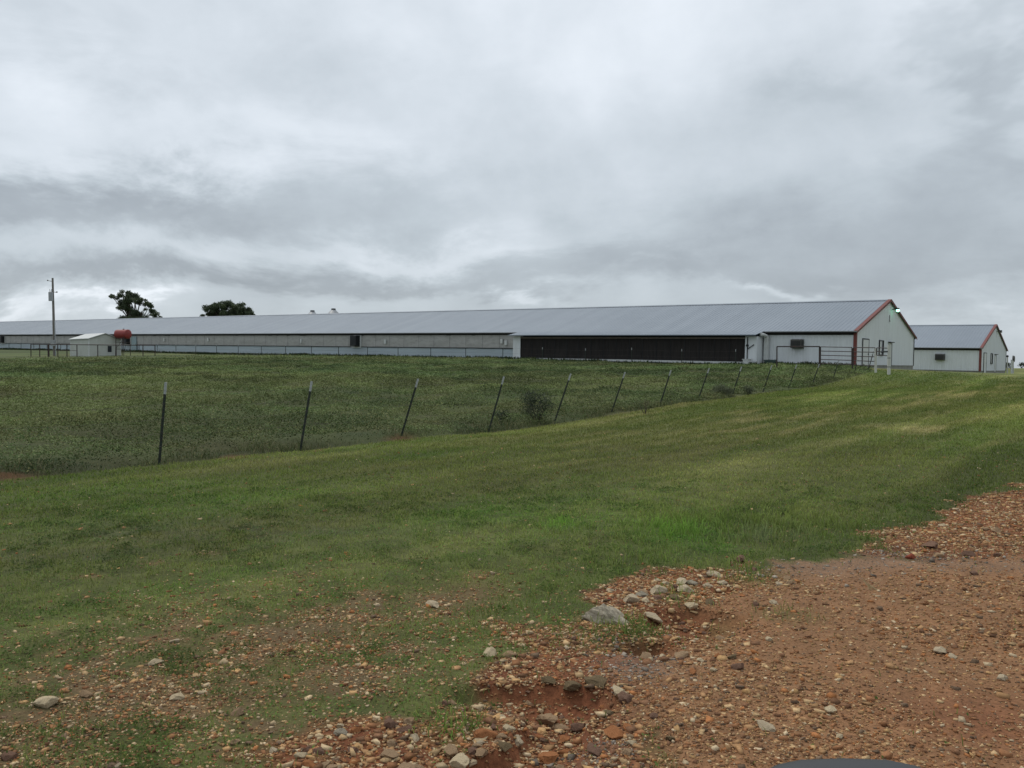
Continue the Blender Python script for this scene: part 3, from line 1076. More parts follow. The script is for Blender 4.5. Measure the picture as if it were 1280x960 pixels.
# x, y, width in the 1280 frame (only used to survey where each stone lies), colour, label
HERO = [
    (789, 748, 24, 'pale', 'pale rounded stone just behind the grey lichened boulder'), (823, 735, 24, 'pale', 'pale block of stone midway along the row above the washout'),
    (851, 723, 18, 'pale', 'flat pale stone at the back of the stone row'), (857, 733, 22, 'pale', 'long pale stone near the upper end of the stone row'),
    (904, 723, 18, 'pale', 'bright pale stone ending the stone row beside the taller grass'), (885, 726, 20, 'pale', 'pale slab beside the bright end stone of the row'),
    (894, 714, 22, 'pale', 'flat pale slab lying against the tall grass'), (866, 723, 18, 'grey', 'grey slab in the upper part of the stone row'), (831, 725, 11, 'pale', 'small pale stone on top of the row'),
    (842, 743, 11, 'cream', 'small cream orange stone inside the row of pale stones'), (822, 744, 12, 'brown', 'brown stone wedged under the pale row'), (863, 754, 15, 'cream', 'pointed cream stone standing out right of the pale row'),
    (807, 749, 13, 'cream', 'cream chunk between the boulder and the pale row'), (814, 761, 28, 'pale', 'long flat pale slab right of the lichened boulder'), (761, 747, 9, 'red', 'small red stone on top of the lichened boulder edge'),
    (802, 740, 14, 'grey', 'grey stone partly sunk behind the pale rounded stone'), (902, 783, 15, 'tan', 'flat tan stone on the red rubble slope'), (853, 818, 20, 'tan', 'flat tan slab across the washed gravel'),
    (875, 828, 11, 'cream', 'white chip of stone on the drive edge rubble'), (813, 822, 10, 'cream', 'small cream stone beside the blue grey gravel patch'), (916, 827, 14, 'dark', 'dark grey brown stone at the drive edge'),
    (923, 838, 14, 'brown', 'brown stone below the dark stone at the drive edge'), (892, 841, 10, 'cream', 'small cream stone at the edge of the drive gravel'), (807, 817, 20, 'tan', 'pinkish tan flat stone on the bare red soil'),
    (612, 813, 23, 'cream', 'bright cream stone lying on thin turf above the rubble'), (638, 816, 17, 'tan', 'tan stone close to the bright cream one on thin turf'), (630, 792, 10, 'orange', 'small orange stone in thin grass above the bright cream one'),
    (542, 752, 22, 'pale', 'flat pale stone alone in the upper thin grass'), (683, 869, 25, 'tan', 'rounded orange tan stone at the top of the rubble'), (700, 880, 21, 'tan', 'tan stone just right of the rounded orange tan one'),
    (635, 909, 15, 'cream', 'white jagged stone in the lower rubble'), (647, 915, 15, 'pale', 'pale round stone beside the white jagged one'), (630, 930, 15, 'dark', 'dark stone under the white jagged one'),
    (608, 916, 24, 'orange', 'orange red block left of the white jagged stone'), (603, 938, 15, 'tan', 'tan upright stone below the orange red block'), (576, 949, 25, 'cream', 'large cream tan stone low in the rubble near the front'),
    (563, 937, 23, 'tan', 'tan stone leaning on the large cream tan one'), (593, 931, 13, 'tan', 'small tan stone above the tan upright one'), (488, 906, 19, 'brown', 'square brown stone at the top of the left rubble'),
    (505, 912, 15, 'brown', 'reddish brown stone touching the square brown one'), (518, 921, 13, 'pale', 'pale grey stone right of the reddish brown pair'), (485, 939, 22, 'tan', 'flat tan stone in the left rubble'),
    (503, 956, 23, 'tan', 'big tan stone cut by the lower picture edge'), (663, 952, 36, 'orange', 'largest red orange stone standing in the lower rubble'), (682, 921, 24, 'orange', 'broad orange stone right of the pale round one'),
    (705, 914, 13, 'orange', 'small round orange stone beside the broad orange one'), (705, 899, 15, 'orange', 'orange stone uphill of the small round orange one'), (770, 916, 23, 'orange', 'bright orange wedge shaped stone on the right rubble'),
    (783, 910, 14, 'orange', 'orange stone touching the orange wedge'), (717, 850, 20, 'dark', 'dark mossy lump at the top left of the gully bank'), (747, 847, 24, 'dark', 'largest dark mossy lump on the gully bank'),
    (773, 861, 18, 'cream', 'cream tan stone right of the dark mossy lumps'), (782, 871, 20, 'brown', 'brown stone below the cream tan one by the mossy lumps'), (697, 948, 19, 'brown', 'brown orange stone right of the largest red orange stone'),
    (728, 956, 20, 'cream', 'cream stone at the lower edge right of the rubble'), (742, 936, 24, 'brown', 'flat brown stone on grey grit in the lower rubble'), (425, 918, 15, 'grey', 'grey stone at the left end of the rubble'),
    (440, 935, 13, 'brown', 'rosy brown stone at the left end of the rubble'), (685, 846, 16, 'dark', 'small dark stone left of the mossy lumps'), (725, 888, 18, 'brown', 'brown mossy stone in the middle of the gully'),
    (457, 827, 8, 'orange', 'small orange stone alone in the thin turf'), (60, 881, 27, 'cream', 'large cream stone alone in the thin turf at far left'), (192, 829, 20, 'cream', 'flat cream stone in a bare patch of turf'),
    (220, 802, 13, 'pale', 'pale stone uphill of the flat cream one in the turf'), (108, 872, 14, 'tan', 'tan stone right of the large cream stone at far left'), (295, 891, 16, 'tan', 'pinkish tan stone in a gravelly turf patch'),
    (222, 872, 15, 'cream', 'cream stone in the middle of the left turf'), (150, 958, 11, 'pale', 'small pale stone at the lower left edge'), (295, 930, 12, 'tan', 'tan stone in turf below the pinkish tan one'),
    (10, 944, 15, 'brown', 'brown stone in the lower left corner'), (377, 944, 13, 'cream', 'small cream stone left of the rubble bed'), (342, 939, 10, 'pale', 'small pale stone left of the small cream one'),
    (960, 803, 11, 'cream', 'bright cream chip on the drive below the weeds'), (959, 914, 21, 'pale', 'flat pale stone pressed into the near drive'), (1037, 891, 19, 'cream', 'flat cream stone pressed into the middle of the drive'),
    (1253, 845, 15, 'pale', 'pale stone on the drive near the right edge'), (1049, 924, 9, 'cream', 'small cream chip on the nearest part of the drive'), (1163, 683, 24, 'brown', 'largest brown stone in the red rubble at the lawn edge'),
    (1210, 692, 16, 'brown', 'brown stone in the red rubble right of the largest one'), (966, 752, 11, 'pale', 'pale chip at the upper edge of the drive'), (1165, 714, 13, 'tan', 'tan stone on the grey gravel band'),
    (1172, 694, 11, 'tan', 'tan stone just below the largest brown stone'), (1217, 714, 12, 'brown', 'brown stone on the grey gravel band'), (1244, 662, 14, 'tan', 'tan stone in the upper red rubble near the right edge'),
    (1174, 808, 24, 'pale', 'flat pale scrape of stone in the middle drive'), (1191, 816, 12, 'pale', 'small pale stone touching the flat scrape of stone'), (1139, 697, 14, 'red', 'reddish stone at the left of the red rubble'),
    (925, 700, 18, 'brown', 'low brown stone where the drive meets the tall grass'), (600, 700, 7, 'pale', 'tiny pale stone in the mown lawn')]


def put_rock(x, y, w, kname, label=None, group=None, flat=1.0, me=None):
    o = bpy.data.objects.new('rock', me or random.choice(BASES[kname]))
    COL.objects.link(o)
    s = w / 2
    o.scale = (s, s * random.uniform(.8, 1.15), s * random.uniform(.7, 1.0) * flat)
    o.rotation_euler = (random.uniform(-.25, .25), random.uniform(-.25, .25), random.uniform(0, 6.28))
    o.location = (x, y, hg(x, y) + s * .22 * flat)
    tag(o, label, 'rock', group)
    return o


for (px, py, w, kn, lab) in HERO:
    X, Y = at(px, py + w * .12)
    put_rock(X, Y, w * Y / F * (1.12 if py < 830 else 1.4), kn, lab, None, .75 if ('flat' in lab or 'slab' in lab) else 1.0)

# the lichened boulder
X, Y = at(758, 776)
bm_ = rock_mesh(404, 'boulder', ROCK['grey'], .165, .12, .09, 10, .24)
o = bpy.data.objects.new('boulder', bm_); COL.objects.link(o)
o.location = (X, Y, hg(X, Y) + .015); o.rotation_euler = (.1, .20, -.35)
tag(o, 'largest grey lichened limestone boulder sitting in the grass above the washout', 'boulder')

# loose stones, smaller than the ones above
LOOSE = {'tan': 'small tan stone lying loose in the red rubble bed', 'brown': 'small brown stone lying loose in the red rubble bed', 'orange': 'small orange stone lying loose in the red rubble bed',
         'cream': 'small cream stone lying loose in the red rubble bed', 'pale': 'small pale grey stone lying loose in the red rubble bed', 'dark': 'small dark stone lying loose in the red rubble bed'}
cnt = 0
tries = 0
while cnt < 200 and tries < 6000:
    tries += 1
    px = random.uniform(380, 1280); py = random.uniform(640, 985)
    X, Y = at(px, py)
    a_ = np.array([X]), np.array([Y])
    if pseg(RED, *a_)[0] < 0 and not (px > 1080 and py < 700 and pseg(DRIVE, *a_)[0] > 0):
        continue
    if pblob(*a_, GREYGRAVEL)[0] > .5:
        continue
    kn = random.choices(['tan', 'brown', 'orange', 'cream', 'pale', 'dark'], [.3, .24, .2, .12, .06, .08])[0]
    put_rock(X, Y, random.choice([.024, .030, .038, .048, .062]) * (1 if Y < 6 else 1.5), kn, LOOSE[kn], 'loose stones in the red rubble bed')
    cnt += 1

# ------------------------------------------------------------------ barns
ROT = (0, math.atan(GR), -TH)
EH, RISE, OV = 2.35, 2.72, .35
SLOPE = RISE / (17.5 / 2 + OV)


def ribs(a0, a1, pitch=.3, h=.03):
    out = []
    n = int((a1 - a0) / pitch)
    for i in range(n + 1):
        b = a0 + i * pitch
        for t, o in ((0, 0), (.70, 0), (.78, h), (.92, h)):
            if b + t * pitch < a1:
                out.append((b + t * pitch, o))
    out.append((a1, 0))
    return out


def wall_y(y, out, x0, x1, z0, z1, pitch=.3, h=.025):
    """ribbed sheet in the x-z plane at y, ribs towards out (+1 / -1)"""
    m = MB()
    pr = ribs(x0, x1, pitch, h)
    m.grid([[(a, y + out * o, z0) for a, o in pr], [(a, y + out * o, z1) for a, o in pr]])
    return m


def fan_box(root, x, w, h, dp, z, dark=M['fan_box'], name='wall_fan'):
    m = MB()
    m.box((x - w / 2, -dp, z), (x + w / 2, -.03, z + h))
    f = m.build(name, dark, root, bevel=.03)
    m = MB()   # open dark face towards the near gable with louvres
    for i in range(5):
        zz = z + .08 + i * (h - .16) / 5
        m.box((x + w / 2 + .002, -dp + .06, zz), (x + w / 2 + .03, -.10, zz + (h - .16) / 5 * .45))
        m.box((x - w / 2 + .06, -dp - .03, zz), (x + w / 2 - .06, -dp - .002, zz + (h - .16) / 5 * .45))
    m.build('grille', M['dark_frame'], f)
    m = MB()
    m.box((x - w / 2 - .05, -.06, z - .05), (x + w / 2 + .05, -.026, z + h + .05))
    m.build('mounting_flange', M['grey_metal'], f)
    return f


def frame_x(m, x, y0, y1, z0, z1, t=.06, d=.04, bottom=True):
    m.box((x, y0 - t, z0), (x + d, y0, z1)); m.box((x, y1, z0), (x + d, y1 + t, z1)); m.box((x, y0 - t, z1), (x + d, y1 + t, z1 + t))
    if bottom:
        m.box((x, y0 - t, z0 - t), (x + d, y1 + t, z0))


def barn(B, length, w, near_len, long, label):
    root = empty('poultry_house', B, ROT)
    tag(root, label, 'poultry house', 'long gabled poultry houses')
    mid = w / 2
    apex = EH + RISE

    def rz(y):
        return apex - abs(y - mid) * RISE / (mid + OV)
    # roof, two ribbed slopes meeting at the ridge
    pr = ribs(-length - .2, .15, .3048, .017)
    m = MB()
    for sgn in (-1, 1):
        ye = mid + sgn * (mid + OV)
        n_ = Vector((0, sgn * RISE, mid + OV)).normalized()
        m.grid([[(a, ye + n_.y * o, EH + n_.z * o) for a, o in pr], [(a, mid + n_.y * o, apex + n_.z * o) for a, o in pr]])
    rf = m.build('roof', M['roof'], root)
    m = MB()
    for sgn in (-1, 1):
        m.poly([(-length - .2, mid, apex + .065), (.16, mid, apex + .065), (.16, mid + sgn * .25, rz(mid + .25) + .042), (-length - .2, mid + sgn * .25, rz(mid + .25) + .042)])
    m.build('ridge_cap', M['roof'], rf)
    m = MB()
    m.box((-length - .2, -OV - .012, EH - .04), (.14, -OV + .004, EH + .012))
    m.box((-length - .2, w + OV - .004, EH - .04), (.14, w + OV + .012, EH + .012))
    m.build('drip_edge', M['grey_metal'], rf)
    # soffit, and a near-black strip that paints in the shade under the eave
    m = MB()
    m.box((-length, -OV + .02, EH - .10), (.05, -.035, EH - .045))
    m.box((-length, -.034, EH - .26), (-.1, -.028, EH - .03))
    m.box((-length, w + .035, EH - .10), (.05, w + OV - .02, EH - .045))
    m.build('eave_shade_board', M['timber_and_shade'], root)
    # near side wall
    wall_y(0, -1, -near_len, -.09, 0, EH - .02, .23, .022).build('wall', M['white_wall'], root)
    wall_y(w, 1, -length, -.09, 0, EH - .02, .3, .022).build('rear_wall', M['white_wall'], root)
    # gable wall (ribbed along y, facing +x)
    for xx, nm, out in ((0, 'gable_wall', 1), (-length, 'rear_gable_wall', -1)):
        prg = ribs(0, w, .23, .022)
        if abs(mid) and not any(abs(a - mid) < 1e-6 for a, _ in prg):
            prg = sorted(prg + [(mid, 0)])
        m = MB()
        m.grid([[(xx + out * o, a, 0) for a, o in prg], [(xx + out * o, a, rz(a) - .03) for a, o in prg]])
        m.build(nm, M['white_wall'], root)
    m = MB()
    m.box((-length + .02, .02, -.9), (-.01, w - .02, -.005))
    m.box((-length, -.028, -.055), (.03, .018, -.002)); m.box((-.008, .018, -.055), (.03, w + .03, -.002))
    m.build('foundation', M['concrete'], root)
    # red trim: rake boards and corner board
    m = MB()
    for sgn in (-1, 1):
        ye = mid + sgn * (mid + OV + .01)
        dz = .10
        a = [(ye, EH - .02), (mid, apex + .02), (mid, apex - dz), (ye, EH - dz - .02)]
        k = len(m.v)
        m.v += [(.155, q[0], q[1]) for q in a] + [(.19, q[0], q[1]) for q in a]
        m.f += [(k, k + 1, k + 2, k + 3), (k + 7, k + 6, k + 5, k + 4), (k, k + 4, k + 5, k + 1), (k + 1, k + 5, k + 6, k + 2), (k + 2, k + 6, k + 7, k + 3), (k + 3, k + 7, k + 4, k)]
        m.poly([(.19, ye, EH + .035), (.19, mid, apex + .075), (-.08, mid, apex + .075), (-.08, ye, EH + .035)])
    m.build('rake_trim', M['red_trim'], rf)
    m = MB()
    m.box((-.16, -.05, -.05), (.045, -.024, EH - .12)); m.box((.024, -.05, -.05), (.05, .16, EH - .05))
    m.build('corner_trim', M['red_trim'], root)
    m = MB()
    m.box((.024, w - .10, -.05), (.05, w + .03, EH - .05))
    m.build('corner_trim', M['dark_frame'], root)
    # gable doors and window
    m = MB(); m.box((.026, 1.62, -.25), (.06, 3.10, 1.82)); d = m.build('door', M['door_white'], root)
    m = MB(); frame_x(m, .026, 1.60, 3.12, -.25, 1.84, .07, .05, False); m.build('door_frame', M['dark_frame'], d)
    m = MB(); m.box((.06, 2.9, .75), (.10, 2.98, .83)); m.build('handle', M['dark_frame'], d)
    m = MB(); frame_x(m, .026, 6.12, 7.18, .80, 1.82, .08, .06); wn = m.build('window', M['dark_frame'], root)
    m = MB(); m.box((.026, 6.12, .80), (.034, 7.18, 1.82)); m.build('pane', M['glass'], wn)
    m = MB(); m.box((.035, 6.14, .82), (.05, 6.66, 1.80)); m.build('shutter', M['white_paint'], wn)
    m = MB(); m.box((.026, 8.75, -.1), (.06, 9.7, 1.75)); d = m.build('door', M['door_white'], root)
    m = MB(); m.box((.026, 9.7, -.1), (.075, 9.82, 1.82)); m.box((.026, 8.7, 1.76), (.25, 9.84, 1.83)); m.build('door_hood', M['dark_frame'], d)
    # flood light under the peak
    m = MB(); m.tube((.03, 9.5, 4.36), (.45, 9.5, 4.46), .03); m.box((.30, 9.28, 4.38), (.56, 9.66, 4.50)); l = m.build('security_light', M['dark_frame'], root)
    return root, rz, l


b1, rz1, l1 = barn(B1, 188, 17.46, 7.0, True, 'nearest long white poultry house with grey roof, dark cooling pads and lit gable lamp')
m = MB(); m.sphere((.48, 9.5, 4.30), .13, 14, 10, (1, 1.2, .8)); m.build('lamp_globe', M['lamp'], l1, True)
m = MB(); m.tube((.04, 8.9, 3.5), (.04, 8.9, 3.9), .03); m.box((.03, 8.8, 3.4), (.09, 9.0, 3.5)); m.build('conduit', M['grey_metal'], b1)
b2, rz2, l2 = barn(B2, 150, 17.46, 150, False, 'farther white poultry house behind the near one with unlit gable lamp')
m = MB(); m.sphere((.48, 9.5, 4.30), .12, 12, 8, (1, 1.2, .8)); m.build('lamp_globe', M['grey_metal'], l2, True)

fan_box(b1, -4.05, .80, .62, .55, 1.14)
fan_box(b2, -3.8, .85, .62, .55, 1.05)
# long curtain side of the near house
x0, x1 = -188, -29.0
m = MB()
xs_ = np.arange(x0, x1 + .01, .30)
zs_ = np.linspace(.90, 2.12, 12)
rows = []
for z in zs_:
    row = []
    for x in xs_:
        a = mnoise.fractal(Vector((x * .55, z * 1.1, 3.0)), .9, 2.2, 4) * .05 + math.sin(x * 2.05 + z * .6) * .012
        sag = .03 * math.sin(math.pi * (z - .9) / 1.22)
        row.append((x, -.055 - sag - a, z))
    rows.append(row)
m.grid(rows)
cu = m.build('curtain', M['curtain'], b1, True)
m = MB()
for i in range(76):
    x = -29.6 - i * 2.05
    m.tube((x, -.16, .93), (x, -.16, 2.12), .008, None, 5)
m.tube((x0, -.10, .90), (x1, -.10, .90), .035, None, 6)
m.build('curtain_rod', M['dark_frame'], cu)
m = MB()
pr = []
for i in range(73):
    z = .02 + i * .87 / 72
    pr.append((z, -.03 - .022 * math.sin(i * 2 * math.pi / 8)))
m.grid([[(x0, y, z) for z, y in pr], [(x1, y, z) for z, y in pr]][::-1])
m.build('side_panel', M['blue_panel'], b1)
m = MB()
m.box((x0, .0, 0), (x1 - .02, .03, 2.3))
m.build('stud_wall', M['timber_and_shade'], b1)
for xx in (-51.0, -97.3, -137.0):
    f = fan_box(b1, xx, .95, 1.12, .62, .98, M['dark_frame'])
    m = MB()
    m.box((xx + .56, -.14, .88), (xx + .75, -.06, 2.1)); m.box((xx - .75, -.14, .80), (xx + .75, -.06, .90))
    m.build('surround', M['white_paint'], f)
m = MB(); m.box((-96.2, -.20, -.1), (-94.9, -.165, 2.0)); d = m.build('door', M['door_blue'], b1)
m = MB(); m.box((-95.05, -.25, .9), (-95.0, -.2, 1.0)); m.build('handle', M['dark_frame'], d)
for xx, zz in ((-31.4, 1.35), (-30.9, 1.2), (-46.6, 1.25), (-60, 1.3), (-78, 1.4), (-88, 1.35)):
    m = MB(); m.box((xx - .12, -.24, zz), (xx + .12, -.12, zz + .42)); m.build('junction_box', M['white_paint'], b1)

# cool-cell lean-to on the near house
lt = MB(); lt.box((-29.1, -1.45, -.10), (-28.3, -.06, 1.96))
lean = lt.build('lean_to', M['white_wall'], b1)
m = MB(); m.box((-7.5, -1.45, -.10), (-6.6, -.06, 1.96)); m.build('end_panel', M['white_wall'], lean)
m = MB()
pr = ribs(-29.35, -6.5, .3048, .022)
m.grid([[(a, -1.95, 2.055 + o) for a, o in pr], [(a, -OV - .015, 2.362 + o) for a, o in pr]])
m.grid([[(a, -1.95, 2.030) for a in (-29.35, -6.5)], [(a, -OV - .015, 2.33) for a in (-29.35, -6.5)]])
m.box((-29.35, -1.965, 2.01), (-6.5, -1.951, 2.075))
m.build('canopy_roof', M['roof'], lean)
m = MB(); m.box((-28.3, -1.44, 1.86), (-7.5, -1.38, 1.955)); m.build('eave_beam', M['timber_and_shade'], lean)
m = MB(); m.box((-28.3, -1.47, 1.795), (-7.5, -1.40, 1.855)); m.build('top_rail', M['tan_rail'], lean)
npan = 17
for i in range(npan):
    a = -28.28 + i * (20.76 / npan); b = a + 20.76 / npan - .03
    m = MB()
    k = 14
    prf = [(a + (b - a) * j / k, -1.36 - (.02 if j % 2 else 0)) for j in range(k + 1)]
    m.grid([[(x, y, .08) for x, y in prf], [(x, y, 1.79) for x, y in prf]])
    m.build('evaporative_pad', M['pad'], lean)
m = MB(); m.box((-28.3, -1.33, -.05), (-7.5, -1.30, 1.86))
for i in range(npan + 1):
    a = -28.3 + i * (20.76 / npan)
    m.box((a, -1.40, .08), (a + .035, -1.335, 1.79))
m.build('pad_frame', M['dark_frame'], lean)
m = MB(); m.box((-28.55, -1.62, -.09), (-7.4, -1.36, .07)); m.build('water_trough', M['white_paint'], lean)
m = MB(); m.tube((-7.3, -1.50, .2), (-7.3, -1.50, 1.9), .035); m.tube((-7.3, -1.50, 1.0), (-6.8, -1.50, 1.35), .03); m.sphere((-7.3, -1.53, 1.28), .10); m.build('supply_pipe', M['dark_frame'], lean)
m = MB(); m.box((-6.48, -.42, .0), (-6.16, -.06, 2.0)); m.tube((-6.32, -.25, 2.0), (-6.42, -1.1, 2.12), .13, None, 10); m.build('downpipe', M['white_paint'], b1, bevel=.02)

# pump cabinet, green box
def bl(B, x, y, z=0):
    """barn-local place to world"""
    Mx = Matrix.Translation(B) @ Matrix.Rotation(-TH, 4, 'Z') @ Matrix.Rotation(math.atan(GR), 4, 'Y')
    return Mx @ Vector((x, y, z))


pc = empty('pump_cabinet', (0, 0, 0), (0, 0, -TH)); p = bl(B1, -7.1, -1.95); pc.location = (p.x, p.y, hg(p.x, p.y) - .02)
tag(pc, 'small white pump cabinet at the right end of the dark cooling pads', 'cabinet')
m = MB(); m.box((-.26, -.22, 0), (.26, .22, .52)); m.build('housing', M['white_paint'], pc, bevel=.04)
m = MB(); m.box((-.30, -.26, .522), (.30, .26, .57)); m.build('lid', M['white_paint'], pc, bevel=.01)
gb = empty('utility_box', (0, 0, 0), (0, 0, -TH)); p = bl(B1, -5.85, -.62); gb.location = (p.x, p.y, hg(p.x, p.y) - .02)
tag(gb, 'dark green utility box on the grass against the near white wall', 'box')
m = MB(); m.box((-.40, -.22, 0), (.40, .22, .36)); m.build('housing', M['box_green'], gb, bevel=.02)
m = MB(); m.v += [(-.43, -.25, .362), (.43, -.25, .362), (.43, .25, .362), (-.43, .25, .362), (-.43, -.25, .42), (.43, -.25, .40), (.43, .25, .44), (-.43, .25, .46)]
m.f += [(0, 3, 2, 1), (4, 5, 6, 7), (0, 1, 5, 4), (1, 2, 6, 5), (2, 3, 7, 6), (3, 0, 4, 7)]
m.build('lid', M['box_green'], gb)

# things by the farther house: meter board, gas tank post
mp = empty('meter_board', (0, 0, 0), (0, 0, -TH)); p = bl(B2, .6, 18.3); mp.location = (p.x, p.y, hg(p.x, p.y) - .05)
tag(mp, 'pale meter board with round dark meter beside the farther house', 'meter board')
m = MB(); m.box((-.10, -.45, 0), (-.02, .55, 1.85)); m.build('board', M['white_paint'], mp)
m = MB(); m.box((-.02, .50, 0), (.10, .64, 2.1)); m.build('post', M['white_post'], mp)
m = MB(); m.tube((-.05, .82, 1.95), (.16, .82, 1.95), .42, .36, 16); m.build('meter', M['fan_box'], mp)
vp = empty('vent_post', (0, 0, 0), (0, 0, -TH)); p = bl(B2, 1.2, 9.6); vp.location = (p.x, p.y, hg(p.x, p.y) - .05)
tag(vp, 'thin pale post with dark cap before the farther gable', 'post')
m = MB(); m.tube((0, 0, 0), (0, 0, 2.0), .07); m.build('shaft', M['white_post'], vp)
m = MB(); m.sphere((0, 0, 2.07), .13, 10, 7); m.build('cap', M['dark_frame'], vp)

# feed bins behind the near house
def feed_bin(s, p, top, label):
    q = bl(B1, -s, p); gz = hg(q.x, q.y)
    r = empty('feed_bin', (q.x, q.y, gz)); H_ = top - gz
    tag(r, label, 'feed bin', 'feed bins behind the near house')
    m = MB(); m.tube((0, 0, 2.0), (0, 0, H_ - 1.0), 1.1, None, 24); m.build('bin_body', M['grey_metal'], r)
    m = MB(); m.tube((0, 0, .9), (0, 0, 1.998), .25, 1.1, 24); m.build('hopper', M['grey_metal'], r)
    m = MB(); m.tube((0, 0, H_ - .998), (0, 0, H_ - .16), 1.12, .28, 24); m.build('cone_roof', M['grey_metal'], r)
    m = MB(); m.tube((0, 0, H_ - .158), (0, 0, H_), .34, .30, 16); m.build('lid', M['dark_frame'], r)
    for i in range(4):
        a = math.pi / 4 + i * math.pi / 2
        m = MB(); m.tube((math.cos(a) * 1.0, math.sin(a) * 1.0, -.05), (math.cos(a) * 1.05, math.sin(a) * 1.05, 2.1), .05, None, 8); m.build('leg', M['grey_metal'], r)


feed_bin(81.9, 19.6, EYE + 8.42, 'left feed bin whose dark lid just clears the long roof ridge')
feed_bin(77.3, 19.6, EYE + 8.50, 'right feed bin whose dark lid stands higher above the ridge')


# ------------------------------------------------------------------ leaning T-post fence
def copy_tree(o, parent=None, skip=None):
    c = o.copy(); COL.objects.link(c)
    if parent: c.parent = parent
    for ch in list(o.children):
        if not (skip and ch.name.startswith(skip)):
            copy_tree(ch, c)
    return c


def tpost(h=1.55, tip=.22):
    r = empty('fence_post')
    m = MB()
    m.box((-.018, -.0035, -.3), (.018, .0035, h - tip)); m.box((-.0035, .004, -.3), (.0035, .034, h - tip))
    for i in range(22):
        z = .12 + i * .055
        m.box((-.007, -.011, z), (.007, -.0036, z + .018))
    m.build('shaft', M['tpost_green'], r)
    m = MB()
    m.box((-.018, -.0035, h - tip + .001), (.018, .0035, h)); m.box((-.0035, .004, h - tip + .001), (.0035, .034, h))
    m.build('white_tip', M['tpost_white'], r)
    for z in (.35, .62, .89, 1.16):
        m = MB()
        m.tube((-.026, -.014, z), (.026, -.014, z), .004, None, 5); m.tube((-.024, -.014, z), (-.02, .01, z), .003, None, 5); m.tube((.024, -.014, z), (.02, .01, z), .003, None, 5)
        m.build('wire_clip', M['wire'], r)
    return r


ORD = ['first', 'second', 'third', 'fourth', 'fifth', 'sixth', 'seventh', 'eighth', 'ninth', 'tenth', 'eleventh', 'twelfth', 'thirteenth', 'fourteenth', 'last']
SHX = [.10, .16, .30, .28, .34, .33, .31, .34, .33, .32, .33, .31, .30, .16, .26]
TOPREL = [-.25, -.27, -.25, -.22, -.16, -.13, -.07, -.0, .06, .12, .16, .20, .40, .45, .98]
proto = tpost()
posts = []
for i in range(15):
    X = -6.02 + 1.928 * i - SHX[i] * 1.35; Y = 14.9 + 2.476 * i
    zg = hg(X, Y)
    o = proto if i == 0 else copy_tree(proto)
    zt = min(TOPREL[i] + EYE, zg + 1.46)
    L = (zt - zg)
    ang = math.atan(SHX[i])
    vis = L / math.cos(ang)
    sc = .93
    o.location = (X, Y, zg - (1.55 - vis / sc) * sc * math.cos(ang))
    if 1.55 * sc < vis:
        sc = vis / 1.55; o.location = (X, Y, zg)
    else:
        dd = 1.55 * sc - vis
        o.location = (X - math.sin(ang) * dd, Y, zg - math.cos(ang) * dd)
    o.scale = (1.25, 1.25, sc)
    o.rotation_euler = (random.uniform(-.05, .05), ang, 0)
    how = 'leaning right' if i > 1 else 'slightly leaning'
    tag(o, f'{how} green steel fence post, {ORD[i]} from the left along the pasture edge', 'fence post', 'leaning steel posts along the pasture edge')
    posts.append(o)
# wire strands
bpy.context.view_layer.update()
for k, (zl, nm) in enumerate(((1.16, 'uppermost'), (.89, 'second highest'), (.62, 'second lowest'), (.35, 'lowest'))):
    pts = []
    ps = [p_.matrix_world @ Vector((0, -.018, zl + .25)) for p_ in posts]
    first = ps[0] - (ps[1] - ps[0]) * 1.0
    for a, b in zip([first] + ps[:-1], ps):
        for t in (0, .25, .5, .75):
            q = a.lerp(b, t); q.z -= .05 * 4 * t * (1 - t)
            pts.append(q)
    pts.append(ps[-1])
    m = MB(); m.sweep(pts, .002, 4)
    o = m.build('fence_wire', M['wire'])
    tag(o, f'{nm} thin slack wire strung between the leaning steel posts', 'fence wire')

# far line of posts in front of the long wall
fr = copy_tree(proto, None, 'wire_clip')
fr.rotation_euler = (0, 0, -TH); fr.scale = (1.4, 1.4, .80)
FARG = 'upright steel posts before the near poultry house'
for i in range(38):
    s_ = 11.6 + 4.26 * (i - 1)
    o = fr if i == 0 else copy_tree(fr)
    q = bl(B1, -s_, -3.5)
    o.location = (q.x, q.y, hg(q.x, q.y) - .02)
    o.rotation_euler = (random.uniform(-.02, .02), random.uniform(-.02, .02), -TH)
    lab = 'upright steel fence post with pale tip in front of the dark cooling pads' if s_ < 29 else 'upright steel fence post in front of the long curtain wall'
    tag(o, lab, 'fence post', FARG)
for k, (zl, nm) in enumerate(((1.05, 'upper'), (.6, 'lower'))):
    m = MB()
    pts = [bl(B1, -s, -3.52, 0) for s in np.arange(7.3, 166, 4.26)]
    pts = [Vector((q.x, q.y, hg(q.x, q.y) + zl)) for q in pts]
    m.sweep(pts, .004, 4)
    tag(m.build('fence_wire', M['wire']), f'{nm} wire strung along the upright posts before the long wall', 'fence wire')

# ------------------------------------------------------------------ pipe gate and frame
def vpt(px, Y):
    return ((px - 640) / F * Y, Y)


gA = vpt(971, 54.6); gB = vpt(1024.5, 54.0); gC = vpt(1065.5, 50.5); gD = vpt(1094.5, 48.2); gE = vpt(1111, 46.9)


def gz(p):
    return hg(*p)


